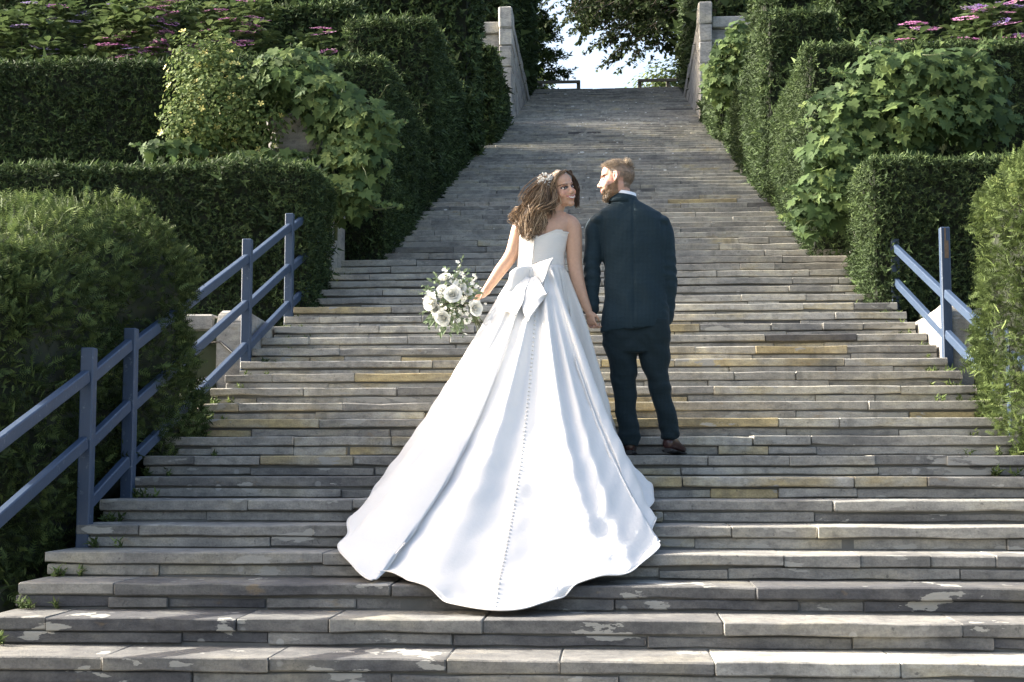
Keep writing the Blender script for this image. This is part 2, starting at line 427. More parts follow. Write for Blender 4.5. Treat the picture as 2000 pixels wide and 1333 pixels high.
HR = np.random.default_rng(21)
TUFT_V, TUFT_F = tuft(5, 0.60, 0.25, HR)
TUFT2_V, TUFT2_F = tuft(5, 0.66, 0.34, HR)
SPR_V, SPR_F = spray(5, HR)
def hedge(b, label, dens, size, faces, group, rad=0.10, far=False):
    x0, x1, y0, y1, z0, z1 = b
    t = thing('yew_hedge', ((x0 + x1) / 2, (y0 + y1) / 2, z0), label, 'hedge', group)
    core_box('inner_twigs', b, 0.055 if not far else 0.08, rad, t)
    P, Nn = rounded_box_points(b, dens, HR, rad, faces)
    ph = HR.uniform(0, 6)
    P = P + Nn * (lumps(P, 0.022, 3.5, ph) + lumps(P, 0.012, 11.0, ph + 1) + HR.normal(0, 0.012, len(P)) - 0.02)[:, None]
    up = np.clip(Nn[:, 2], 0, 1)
    D = nrm(Nn + HR.normal(0, 0.55, Nn.shape) + np.array([0, 0, 0.25]))
    sz = size * HR.uniform(0.7, 1.25, len(P)) * (1 + 0.5 * up * (HR.random(len(P)) < 0.35)) * (1 + 1.1 * (HR.random(len(P)) < 0.012))
    pt = 0.5 + 0.5 * np.sin(P[:, 0] * 1.1 + P[:, 2] * 1.7 + P[:, 1] * .8 + ph)
    tint = np.clip(HR.beta(1.6, 2.4, len(P)) * 0.85 + 0.18 * up + 0.12 * pt - 0.04 + 0.14 * (lumps(P, 1.0, 9.0, ph) > .7), 0, 1)  # upward tufts paler: new growth, with top light put into the tint
    V, Fa = (TUFT_V, TUFT_F) if not far else (TUFT2_V, TUFT2_F)
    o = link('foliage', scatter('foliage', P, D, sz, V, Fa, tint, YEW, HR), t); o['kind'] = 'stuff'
    return t
FL = {'-y': 1, '+z': .9, '+x': 1, '-x': .12, '+y': .06}      # hedges left of the stairs show their right-hand end
FR = {'-y': 1, '+z': .9, '-x': 1, '+x': .12, '+y': .06}
GL, GR = 'clipped yew hedges left of the stairs', 'clipped yew hedges right of the stairs'
hedge((-6.6, -2.86, 13.25, 14.5, 2.0, 3.74), 'long low clipped yew hedge behind the left blue railing', 1500, 0.062, FL, GL)
hedge((-7.8, -3.35, 15.6, 16.7, 3.1, 5.46), 'long dark clipped yew hedge under the left hydrangeas', 1200, 0.068, {'-y': 1, '+z': 1, '+x': .3}, GL)
hedge((-3.33, -2.50, 15.65, 19.3, 2.9, 5.46), 'clipped yew block beside the stairs, half behind the left vine', 1250, 0.066, FL, GL)
hedge((-3.75, -2.50, 19.55, 26.6, 4.2, 7.14), 'tall clipped yew block on the left stair edge above the vine', 620, 0.10, FL, GL)
hedge((-3.5, -2.27, 27.2, 31.2, 6.9, 9.04), 'small clipped yew block in front of the left stone pier', 620, 0.11, FL, GL, far=True)
hedge((-7.5, -3.85, 21.0, 22.2, 4.4, 7.86), 'clipped yew hedge behind the left hydrangeas, right of their blooms', 420, 0.11, FL, GL, far=True)
hedge((-11.0, -2.40, 24.1, 25.6, 6.5, 10.4), 'high dark clipped yew hedge cut by the top edge on the left', 170, 0.16, FL, GL, far=True)
hedge((-6.0, -2.50, 33.0, 45.5, 10.5, 16.6), 'tall dark yew hedge above the left stone wall', 75, 0.26, FL, GL, far=True)
hedge((2.40, 4.9, 13.35, 14.6, 2.0, 3.72), 'low square clipped yew hedge behind the right blue railing', 1500, 0.062, FR, GR)
hedge((2.17, 3.2, 15.75, 19.3, 2.9, 5.52), 'clipped yew block beside the stairs, left of the right vine', 1250, 0.066, FR, GR)
hedge((3.22, 6.2, 15.8, 16.9, 3.1, 5.54), 'long dark clipped yew hedge behind the right vine', 1100, 0.068, {'-y': 1, '+z': 1, '-x': .3}, GR)
hedge((2.15, 3.14, 19.55, 26.6, 4.2, 7.12), 'tall clipped yew block with square top on the right stair edge', 620, 0.10, FR, GR)
hedge((2.08, 3.6, 27.2, 31.2, 6.9, 8.95), 'small clipped yew block partly under a pale vine, upper right', 620, 0.11, FR, GR, far=True)
hedge((3.2, 4.15, 20.2, 21.6, 4.4, 7.9), 'clipped yew block left of the right hydrangeas', 500, 0.11, FR, GR, far=True)
hedge((2.6, 9.0, 24.1, 25.6, 6.5, 9.6), 'high dark clipped yew hedge cut by the top edge on the right', 150, 0.16, FR, GR, far=True)
hedge((2.42, 6.0, 33.0, 45.5, 10.5, 16.6), 'tall sunlit yew hedge above the right stone wall', 75, 0.26, FR, GR, far=True)

def bush(b, label, rad, shear, bulge, n, size, light=0.0, name='yew_bush'):
    """loosely grown yew: a rounded mass with arching shoots"""
    x0, x1, y0, y1, z0, z1 = b
    t = thing(name, ((x0 + x1) / 2, (y0 + y1) / 2, z0), label, 'bush', 'loose yew bushes beside the railings')
    def warp(P):
        P = P.copy(); yc = (y0 + y1) / 2
        up = np.clip((P[:, 2] - z0) / (z1 - z0), 0, 1)
        if x0 < 0: P[:, 2] += up * (0.30 * (np.minimum(P[:, 1], 9.0) - 9.0) - 0.10 * np.maximum(P[:, 1] - 9.2, 0)) + (1 - up) * shear * (P[:, 1] - yc)
        else: P[:, 2] += shear * (P[:, 1] - yc)
        if x0 < 0: P[:, 0] += 0.22 * np.clip((P[:, 1] - 8.85) / 0.35, 0, 1) * (P[:, 0] > -4.2)
        return P
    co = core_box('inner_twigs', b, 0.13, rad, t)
    V = np.array([v.co[:] for v in co.data.vertices])
    V2 = warp(V); V2[:, :2] = V2[:, :2]
    for v, q in zip(co.data.vertices, V2): v.co = q
    fc = {'-y': 1, '+z': 1, '-x': .12 if x0 < 0 else 1, '+x': 1 if x0 < 0 else .12, '+y': .15}
    P, Nn = rounded_box_points(b, n, HR, rad, fc)
    P = P + Nn * (lumps(P, bulge, 3.1, 1.0) + lumps(P, bulge * 0.8, 7.3, 2.0) + lumps(P, bulge * 0.45, 15.0, 4.0) + HR.normal(0, 0.028, len(P)) - 0.05)[:, None]
    P = warp(P)
    D = nrm(Nn * 0.75 + HR.normal(0, 0.55, Nn.shape) + np.array([0, -0.1, 0.25]))
    sz = size * HR.uniform(0.6, 1.25, len(P))
    long = HR.random(len(P)) < 0.02; sz = np.where(long, sz * 1.7, sz)
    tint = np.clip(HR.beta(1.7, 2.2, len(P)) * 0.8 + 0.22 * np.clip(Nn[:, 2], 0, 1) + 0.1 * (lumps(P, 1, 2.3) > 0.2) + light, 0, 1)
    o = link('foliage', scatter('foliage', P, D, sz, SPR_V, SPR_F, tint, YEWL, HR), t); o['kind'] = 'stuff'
    # darker shoots deeper inside
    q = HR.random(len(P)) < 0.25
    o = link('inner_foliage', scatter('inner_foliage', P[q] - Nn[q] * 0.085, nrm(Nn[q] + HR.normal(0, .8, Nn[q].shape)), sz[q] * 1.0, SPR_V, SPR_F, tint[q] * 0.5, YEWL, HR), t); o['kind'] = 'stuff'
    return t
bush((-4.9, -3.04, 7.35, 10.08, -0.3, 2.55), 'big loose yew bush growing through the left blue railing', 0.50, 0.30, 0.05, 1250, 0.066)
bush((2.47, 4.6, 9.0, 10.5, 0.5, 2.98), 'loose light green yew bush swallowing the right blue railing', 0.6, 0.10, 0.05, 1250, 0.066, .13)  # last value pales the green further, standing in for sun on this bush

# ------------------------------------------------------------------ broad leaved plants
def grape_leaf(r, name, mat, curl=1.0):
    half = [(0.0, -0.02), (0.2, -0.16), (0.46, -0.08), (0.40, 0.10), (0.64, 0.30), (0.42, 0.38), (0.46, 0.62), (0.22, 0.60)]
    pts = [(x * r.uniform(0.9, 1.1), y + r.normal(0, 0.02)) for x, y in half] + [(0, 1.0)]
    pts += [(-x * r.uniform(0.9, 1.1), y + r.normal(0, 0.02)) for x, y in half[:0:-1]]
    V = [(0, 0.28, 0.0)]
    for x, y in pts: V.append((x, y, curl * (0.16 * abs(x) - 0.22 * max(0, y - 0.2) ** 2 - 0.1 * x * x * 2 + r.normal(0, 0.025))))
    n = len(pts)
    Fa = [(0, 1 + i, 1 + (i + 1) % n) for i in range(n)]
    return py_mesh(name, V, Fa, mat, False, float(r.uniform(0.05, 0.65)))
def ovate_leaf(r, name, mat, wd=0.34):
    V, Fa = [], []
    for i, (y, w) in enumerate(((0, 0.04), (0.25, 0.8), (0.5, 1.0), (0.78, 0.6), (1.0, 0.0))):
        z = -0.25 * y * y + r.normal(0, 0.01)
        V += [(-w * wd, y, z + 0.12 * w), (0, y, z), (w * wd, y, z + 0.12 * w)]
    for i in range(4):
        a = 3 * i; Fa += [(a, a + 1, a + 4, a + 3), (a + 1, a + 2, a + 5, a + 4)]
    return py_mesh(name, V, Fa, mat, False, float(r.uniform(0.05, 0.7)))
LR = np.random.default_rng(33)
VLEAF = [grape_leaf(LR, 'vine_leaf', VINE, LR.uniform(.5, 2.4)) for _ in range(12)]
HLEAF = [ovate_leaf(LR, 'hydrangea_leaf', HYDL) for _ in range(5)]
def leaf_matrix(P, Nn, T, s, base):
    Nn = nrm(Nn); T = nrm(T - np.dot(T, Nn) * Nn); B = np.cross(T, Nn); q = P - np.array(base)
    return Matrix(((B[0] * s, T[0] * s, Nn[0] * s, q[0]), (B[1] * s, T[1] * s, Nn[1] * s, q[1]), (B[2] * s, T[2] * s, Nn[2] * s, q[2]), (0, 0, 0, 1)))
def place_leaves(name, parent, P, Nn, T, s, meshes, mat, limit):
    """the leaves nearest to the stairs' viewer one by one, the rest as one mass"""
    order = np.argsort(P[:, 1] - 0.2 * Nn[:, 2])
    base = np.array(parent.location)
    for i in order[:limit]:
        me = meshes[LR.integers(len(meshes))]
        o = bpy.data.objects.new(name, me); COL.objects.link(o); o.parent = parent
        o.matrix_local = leaf_matrix(P[i], Nn[i], T[i], s[i], base)
    rest = order[limit:]
    if len(rest):
        me = meshes[0]; tv = np.array([v.co[:] for v in me.vertices]); tf = []
        for p in me.polygons:
            vs = list(p.vertices)
            for k in range(1, len(vs) - 1): tf.append((vs[0], vs[k], vs[k + 1]))
        o = link('inner_leaves', scatter('inner_leaves', P[rest], Nn[rest], s[rest], tv, tf, LR.uniform(0.0, 0.5, len(rest)), mat, LR, T=T[rest]), parent); o['kind'] = 'stuff'
def tube_geo(pts, rad, n=6):
    pts = np.asarray(pts, float); rad = np.broadcast_to(rad, (len(pts),)); V, Fa = [], []
    for i, p in enumerate(pts):
        d = nrm(pts[min(i + 1, len(pts) - 1)] - pts[max(i - 1, 0)]); u = nrm(np.cross(d, [0.31, 0.17, 0.93])); w = np.cross(d, u)
        for k in range(n): V.append(p + rad[i] * (math.cos(2 * PI * k / n) * u + math.sin(2 * PI * k / n) * w))
    for i in range(len(pts) - 1):
        for k in range(n): a = i * n + k; b = i * n + (k + 1) % n; Fa.append((a, b, b + n, a + n))
    Fa.append(tuple(range(n - 1, -1, -1))); Fa.append(tuple(range(len(V) - n, len(V))))
    return V, Fa
def catmull(P, t, closed=False):
    P = np.asarray(P, float); n = len(P); i = np.floor(t).astype(int)
    if closed: g = lambda k: P[k % n]
    else: i = np.clip(i, 0, n - 2); g = lambda k: P[np.clip(k, 0, n - 1)]
    f = (t - i)[:, None]; p0, p1, p2, p3 = g(i - 1), g(i), g(i + 1), g(i + 2)
    return 0.5 * (2 * p1 + (p2 - p0) * f + (2 * p0 - 5 * p1 + 4 * p2 - p3) * f ** 2 + (3 * p1 - p0 - 3 * p2 + p3) * f ** 3)
def merge(parts):
    V, Fa = [], []
    for v, f in parts:
        b = len(V); V += list(v); Fa += [tuple(b + i for i in q) for q in f]
    return V, Fa
def vine(blobs, base, label, n, size, limit, stems, shoots=(), group='grape vines spilling over the terrace piers', mat=VINE):
    """blobs: (px, py, Y, radius_x, radius_z, radius_y) of leafy masses; leaves hang on their outer skin"""
    t = thing('grape_vine', base, label, 'vine', group)
    P, Nn, T = [], [], []
    w = np.array([b[3] * b[4] for b in blobs]); cnt = (n * w / w.sum()).astype(int)
    for (px, py, Y, rx, rz, ry), c in zip(blobs, cnt):
        C = at(px, py, Y); d = nrm(LR.normal(size=(c, 3)) + np.array([0, -0.45, 0.15]))
        rr = LR.uniform(0.62, 1.1, (c, 1)); p = C + d * rr * np.array([rx, ry, rz])
        P.append(p); Nn.append(d * np.array([0.6, 0.7, 0.5]) + np.array([-0.05, -0.55, 0.62]) + LR.normal(0, 0.33, (c, 3)))
        T.append(np.array([0, -0.35, -1.0]) + d * np.array([0.5, 0.3, 0.2]) + LR.normal(0, 0.4, (c, 3)))
    P, Nn, T = np.concatenate(P), nrm(np.concatenate(Nn)), nrm(np.concatenate(T))
    s = size * LR.uniform(0.5, 1.4, len(P))
    place_leaves('leaf', t, P, Nn, T, s, VLEAF, mat, limit)
    parts = []
    for pts in stems:
        Q = [at(*p) for p in pts]; parts.append(tube_geo(Q, np.linspace(0.022, 0.006, len(Q)), 6))
    for sh in shoots:
        Q = catmull(np.array([at(*p) for p in sh]), np.linspace(0, len(sh) - 1, 15)); parts.append(tube_geo(Q, np.linspace(.006, .002, 15), 4))
        for w in range(2, 15):
            for side in (-1, 1):
                if LR.random() < .75:
                    o = bpy.data.objects.new('leaf', VLEAF[LR.integers(len(VLEAF))]); COL.objects.link(o); o.parent = t
                    o.matrix_local = leaf_matrix(Q[w] + LR.normal(0, .015, 3), nrm([side * .3 + LR.normal(0, .3), -.8, .6]), nrm([side * .8, -.2, -.5 + LR.normal(0, .3)]), LR.uniform(.05, .10) * (1.25 - w / 20), np.array(t.location))
    for i in range(12):                                        # thin tendrils reaching out past the leaves
        j = LR.integers(len(P)); q = P[j]; d = nrm(LR.normal(size=3) * [1, .4, .7] + [0, -.3, .2])
        parts.append(tube_geo([q, q + d * 0.10, q + d * 0.2 + [0, 0, 0.02], q + d * 0.28 + [0, 0, -0.02]], [0.005, 0.004, 0.003, 0.002], 4))
    V, Fa = merge(parts); link('stem', py_mesh('stem', V, Fa, STEM, True), t)
    # dark tangle that the outer leaves cover
    return t
vine([(570, 150, 14.95, .42, .30, .35), (500, 175, 15.1, .33, .22, .3), (640, 195, 14.9, .40, .28, .35), (705, 245, 14.8, .36, .30, .35), (690, 320, 14.75, .34, .30, .3),
      (690, 385, 14.7, .26, .28, .26), (350, 292, 14.9, .42, .10, .25), (520, 308, 14.85, .55, .07, .25), (655, 270, 15.0, .3, .3, .3)],
     at(640, 520, 14.95), 'bright grape vine tumbling over the left pier towards the stairs', 1250, 0.115, 300,
     [[(655, 470, 15.0), (660, 380, 15.0), (640, 280, 15.0), (590, 190, 15.0), (520, 160, 15.05)], [(660, 380, 15.0), (690, 300, 14.85), (720, 250, 14.8), (770, 240, 14.7)], [(350, 300, 14.9), (450, 300, 14.95), (600, 300, 15.0)], [(700, 390, 14.7), (735, 410, 14.6), (770, 405, 14.55)]],
     [[(715, 235, 14.7), (755, 240, 14.6), (795, 238, 14.55)], [(700, 275, 14.7), (745, 280, 14.6), (785, 283, 14.5)], [(705, 385, 14.6), (745, 395, 14.5), (790, 405, 14.45)], [(350, 290, 14.8), (300, 290, 14.75), (255, 280, 14.7)], [(640, 135, 14.9), (600, 95, 14.9), (580, 90, 14.85)], [(500, 300, 14.8), (580, 300, 14.75), (640, 305, 14.7)]])
vine([(1760, 160, 14.7, .62, .33, .4), (1860, 160, 14.75, .52, .34, .4), (1680, 220, 14.7, .5, .3, .38), (1800, 235, 14.6, .62, .26, .38), (1900, 235, 14.7, .4, .28, .35), (1640, 300, 14.65, .38, .33, .33),
      (1610, 380, 14.6, .30, .30, .3), (1590, 430, 14.6, .22, .2, .22), (1660, 390, 14.6, .26, .30, .28), (1740, 275, 14.6, .4, .2, .3)],
     at(1660, 480, 15.0), 'broad bright grape vine spreading over the right terrace hedge', 1800, 0.120, 300,
     [[(1660, 470, 15.0), (1670, 380, 15.0), (1720, 260, 14.9), (1800, 180, 14.8), (1880, 140, 14.8)], [(1670, 380, 15.0), (1620, 330, 14.8), (1560, 370, 14.6)], [(1720, 260, 14.9), (1850, 250, 14.8), (1960, 210, 14.7)], [(1620, 330, 14.8), (1640, 240, 14.7), (1590, 220, 14.6)]],
     [[(1640, 200, 14.6), (1600, 195, 14.5), (1565, 205, 14.45)], [(1690, 150, 14.6), (1640, 140, 14.5), (1600, 135, 14.45)], [(1610, 250, 14.6), (1580, 235, 14.5), (1550, 240, 14.45)], [(1590, 400, 14.5), (1560, 375, 14.45), (1530, 365, 14.4)], [(1580, 440, 14.5), (1550, 425, 14.45), (1520, 420, 14.4)], [(1880, 120, 14.7), (1920, 90, 14.6), (1950, 75, 14.6)], [(1910, 210, 14.6), (1950, 215, 14.5), (1985, 230, 14.5)], [(1760, 110, 14.7), (1745, 85, 14.6), (1720, 75, 14.6)], [(1700, 100, 14.8), (1680, 80, 14.7), (1690, 60, 14.7)]])
vine([(1440, 110, 26.9, .45, .55, .35), (1425, 160, 26.9, .42, .5, .35), (1455, 70, 27.0, .35, .35, .3), (1400, 150, 26.9, .25, .5, .3)],
     at(1430, 260, 27.0), 'pale dusty grape vine by the upper right stone wall', 420, 0.16, 150, [[(1440, 260, 27.0), (1440, 150, 27.0), (1450, 60, 27.0)]])
vine([(915, 185, 26.0, .2, .45, .25), (905, 150, 26.2, .16, .35, .2)], at(915, 240, 26.2), 'small thin vine between the upper left yew blocks', 70, 0.16, 70, [[(915, 240, 26.2), (912, 170, 26.1), (905, 130, 26.1)]])

def flowering_shrub():
    base = at(440, 310, 15.1)
    t = thing('flowering_shrub', base, 'loose light green shrub dotted with yellow flowers behind the low hedge', 'shrub')
    P, D = [], []
    for px, py, Y, rx, rz, ry, c in ((420, 200, 15.0, .52, .62, .35, 2100), (380, 130, 15.1, .28, .38, .25, 700), (430, 100, 15.15, .2, .25, .2, 400), (500, 230, 15.0, .42, .45, .3, 1400), (370, 250, 14.95, .32, .3, .3, 900)):
        C = at(px, py, Y); d = nrm(LR.normal(size=(c, 3)) + np.array([0, -.3, .1]))
        P.append(C + d * (LR.uniform(.45, 1.12, (c, 1)) ** .7 + lumps(d * 3, .13, 2.2, 1.)[:, None]) * np.array([rx, ry, rz])); D.append(d)
    P, D = np.concatenate(P), np.concatenate(D)
    tv = np.array([(-.22, .2, 0), (0, 0, 0), (.22, .2, 0), (0, .9, -.12), (-.26, .5, .03), (.26, .5, .03)]); tf = np.array([(1, 2, 5), (1, 5, 3), (1, 3, 4), (1, 4, 0)])
    Nn = nrm(D + np.array([0, -.3, .7]) + LR.normal(0, .45, D.shape)); T = nrm(D + LR.normal(0, .6, D.shape))
    o = link('foliage', scatter('foliage', P, Nn, LR.uniform(.035, .075, len(P)), tv, tf, LR.beta(2, 2, len(P)), SHRUB, LR, T=T), t); o['kind'] = 'stuff'
    k = LR.choice(len(P), 75, replace=False); k = k[P[k][:, 1] < 15.1]
    fv = []; ff = []
    for i in range(5):
        a = i * 2 * PI / 5; b = len(fv); fv += [(0, 0, 0), (math.cos(a - .35), math.sin(a - .35), .25), (math.cos(a) * 1.2, math.sin(a) * 1.2, .3), (math.cos(a + .35), math.sin(a + .35), .25)]; ff += [(b, b + 1, b + 2), (b, b + 2, b + 3)]
    fm = py_mesh('yellow_flower', fv, ff, YELF)
    for i in k:
        o = bpy.data.objects.new('yellow_flower', fm); COL.objects.link(o); o.parent = t
        q = P[i] + D[i] * .05; o.matrix_local = leaf_matrix(q, nrm(D[i] + [0, -.6, .5]), np.array([.3, .1, 1.]), LR.uniform(.025, .04), np.array(t.location))
    parts = []
    for i in range(14):
        e = P[LR.integers(len(P))]; b0 = base + np.array([LR.uniform(-.3, .3), .1, -.2]); parts.append(tube_geo([b0, (b0 + e) / 2 + LR.normal(0, .05, 3), e], [.012, .008, .003], 5))
    V, Fa = merge(parts); link('stem', py_mesh('stem', V, Fa, STEM, True), t)
flowering_shrub()

def hydrangea(x0, x1, Y0, z0, z1, label, nl, nf, limit, violet=0.0):
    base = ((x0 + x1) / 2, Y0 + .5, z0)
    t = thing('hydrangea_bush', base, label, 'hydrangea', 'lacecap hydrangeas on the terraces')
    P, Nn, T = [], [], []
    ns = nl // 7
    for i in range(ns):                                       # rosettes of leaves at the shoot tips
        u = LR.random(); v = LR.random()
        e = 1 - (2 * u - 1) ** 4 * 0.35
        c = np.array([x0 + (x1 - x0) * u, Y0 + 1.0 * v ** 1.2 + .1 * LR.normal(), z0 + (z1 - z0) * e * (0.25 + 0.75 * v ** .8) + LR.normal(0, .06)])
        for k in range(7):
            a = k * 2.4 + LR.uniform(0, .5); d = np.array([math.cos(a), math.sin(a), 0.25 + .25 * LR.random()])
            P.append(c + d * .05 - [0, 0, .02 * k]); T.append(d); Nn.append(np.array([-d[0] * .45, -d[1] * .45 - .12, 1.0]) + LR.normal(0, .2, 3))
    P, Nn, T = np.array(P), nrm(np.array(Nn)), nrm(np.array(T))
    place_leaves('leaf', t, P, Nn, T, LR.uniform(.11, .18, len(P)), HLEAF, HYDL, limit)
    for i in range(nf):
        u, v = LR.random(), LR.random(); e = 1 - (2 * u - 1) ** 4 * 0.35
        c = np.array([x0 + (x1 - x0) * u, Y0 + 1.0 * v ** 1.1, z0 + (z1 - z0) * e * (0.25 + .75 * v ** .8) + .15])
        me = HEADS[LR.integers(3, 5)] if LR.random() < violet else HEADS[LR.integers(0, 3)]
        o = bpy.data.objects.new('flower_head', me); COL.objects.link(o); o.parent = t
        o.matrix_local = leaf_matrix(c, nrm([LR.normal(0, .15), -.25 + LR.normal(0, .15), 1]), np.array([LR.normal(), LR.normal(), 0]), LR.uniform(.9, 1.5), np.array(t.location))
    # woody stems and a dark inside so that the terrace behind stays hidden
    parts = []
    for i in range(9):
        b0 = np.array([x0 + (x1 - x0) * LR.random(), Y0 + LR.uniform(.5, 1.0), z0 - .1]); parts.append(tube_geo([b0, b0 + [LR.normal(0, .1), -.05, (z1 - z0) * .8]], [.012, .006], 5))
    V, Fa = merge(parts); link('stem', py_mesh('stem', V, Fa, BARK, True), t)
    return t
def flower_head(violet):
    V, Fa, TT = [], [], []
    def floret(c, s, tn):
        a0 = LR.uniform(0, 2)
        for k in range(4):
            a = a0 + k * PI / 2; b = len(V)
            for (dx, dz) in ((0, 0), (-.5, .2), (0, .35), (.5, .2)):
                rr = s * (1.0 if dx == 0 and dz > .3 else .75) * (0 if dz == 0 else 1); V.append((c[0] + rr * math.cos(a + dx), c[1] + rr * math.sin(a + dx), c[2] + dz * s * .4)); TT.append(tn)
            Fa.append((b, b + 1, b + 2, b + 3))
    for i in range(9):
        a = i * 2 * PI / 9 + LR.uniform(-.2, .2); floret((.095 * math.cos(a), .095 * math.sin(a), .0), .036, float(np.clip(LR.normal(.95 if violet else .35, .12 if not violet else .03), 0, 1)))
    for i in range(26):
        a = LR.uniform(0, 2 * PI); q = .07 * math.sqrt(LR.random()); floret((q * math.cos(a), q * math.sin(a), .02 - q * .2), .013, .97 if violet else float(LR.uniform(.1, .6)))
    return py_mesh('flower_head', V, Fa, PINKF, False, TT)
HEADS = [flower_head(False) for _ in range(3)] + [flower_head(True) for _ in range(2)]
hydrangea(-8.3, -6.55, 16.9, 4.9, 6.95, 'hydrangea with violet blooms in the top left corner', 1300, 22, 200, .7)
hydrangea(-6.7, -5.35, 16.9, 4.9, 6.95, 'leafy hydrangea with few pink heads above the long left hedge', 1200, 28, 200, .1)
hydrangea(-5.5, -4.2, 17.0, 4.9, 6.9, 'hydrangea with pink heads behind the yellow flowered shrub', 1200, 36, 200)
hydrangea(-4.35, -3.4, 17.1, 4.9, 6.45, 'hydrangea with faded pink heads at the right end of the left row', 700, 22, 150)
hydrangea(3.35, 4.35, 17.3, 4.9, 6.45, 'hydrangea with magenta heads above the right vine', 650, 28, 150, .3)
hydrangea(4.25, 5.5, 17.2, 4.9, 6.75, 'hydrangea with many violet heads in the top right corner', 800, 42, 150, .5)

# ------------------------------------------------------------------ stonework of the terraces
def box_geo(x0, x1, y0, y1, z0, z1, c=0.012, r=None):
    bm = bmesh.new(); bmesh.ops.create_cube(bm, size=1.0)
    for v in bm.verts: v.co = ((x0 + x1) / 2 + v.co.x * (x1 - x0), (y0 + y1) / 2 + v.co.y * (y1 - y0), (z0 + z1) / 2 + v.co.z * (z1 - z0))
    if c: bmesh.ops.bevel(bm, geom=bm.edges[:], offset=c, segments=1, affect='EDGES')
    if r is not None:
        for v in bm.verts: v.co += Vector(r.normal(0, c * 0.25, 3))
    V = [v.co[:] for v in bm.verts]; Fa = [tuple(v.index for v in f.verts) for f in bm.faces]; bm.free(); return V, Fa
WR = np.random.default_rng(44)
def block(parent, b, mat=WALLST, c=0.014, name='stone_block'):
    V, Fa = box_geo(*b, c=c, r=WR); return link(name, py_mesh(name, V, Fa, mat, tint=float(WR.random())), parent)
def top_wall(side, label, label2):
    """pale ashlar: a pier at the foot of the upper flight, a flank wall beside it and a wall running off sideways"""
    xi = XLU if side < 0 else XRU
    X = lambda a, b: tuple(sorted((xi + side * a, xi + side * b)))
    t = thing('stone_wall', (xi + side * .3, 31.6, 8.5), label, 'wall', 'pale stone walls at the top of the stairs')
    V, Fa = box_geo(*X(.03, .25), 31.63, 41.0, 6.9, 11.1, 0); link('wall_core', py_mesh('wall_core', V, Fa, MORTAR), t)
    zs = [6.8, 7.55, 8.2, 8.8, 9.35, 9.9, 10.4, 10.8]
    for i, (z0, z1) in enumerate(zip(zs[:-1], zs[1:])):
        block(t, (*X(-.02 - .015 * (i < 2), .27), 31.55, 32.2 if i % 2 else 32.6, z0 + .006, z1 - .006), c=.02)
        y = 32.2 if i % 2 else 32.6
        while y < 40.5:
            L = WR.uniform(.9, 1.5); y2 = min(y + L, 40.9)
            if z1 > nose_z(y) - .2: block(t, (*X(0 + WR.uniform(0, .01), 0.27), y + .008, y2 - .008, z0 + .006, z1 - .006))
            y = y2
    block(t, (*X(-.03, .28), 31.52, 32.3, 10.806, 11.30), c=.03, name='pier_cap')
    y = 32.31
    while y < 40.8:
        y2 = min(y + WR.uniform(1.2, 1.8), 41.0); block(t, (*X(-.02, .29), y, y2 - .01, 10.806, 11.12), c=.025, name='coping_stone'); y = y2
    t2 = thing('stone_wall', (xi + side * 2, 31.9, 8.0), label2, 'wall', 'pale stone walls at the top of the stairs')
    V, Fa = box_geo(*X(.3, 4.4), 31.95, 32.3, 6.5, 10.8, 0); link('wall_core', py_mesh('wall_core', V, Fa, MORTAR), t2)
    for i, (z0, z1) in enumerate(zip([8.2, 8.8, 9.4, 9.95, 10.45], [8.8, 9.4, 9.95, 10.45, 10.78])):
        x = .285
        while x < 4.3:
            L = WR.uniform(.7, 1.3); block(t2, (*X(x + .006, min(x + L, 4.4) - .006), 31.9 + WR.uniform(0, .01), 32.35, z0 + .005, z1 - .005)); x += L
    x = .295
    while x < 4.3:
        L = WR.uniform(.9, 1.4); block(t2, (*X(x + .004, min(x + L, 4.45) - .004), 31.82, 32.42, 10.785, 11.05), c=.025, name='coping_stone'); x += L
top_wall(-1, 'pale ashlar pier and flank wall on the left of the top flight', 'pale stone wall running left behind the small yew block')
top_wall(1, 'pale ashlar pier and sunlit flank wall right of the top flight', 'pale stone wall running right behind the dusty vine')

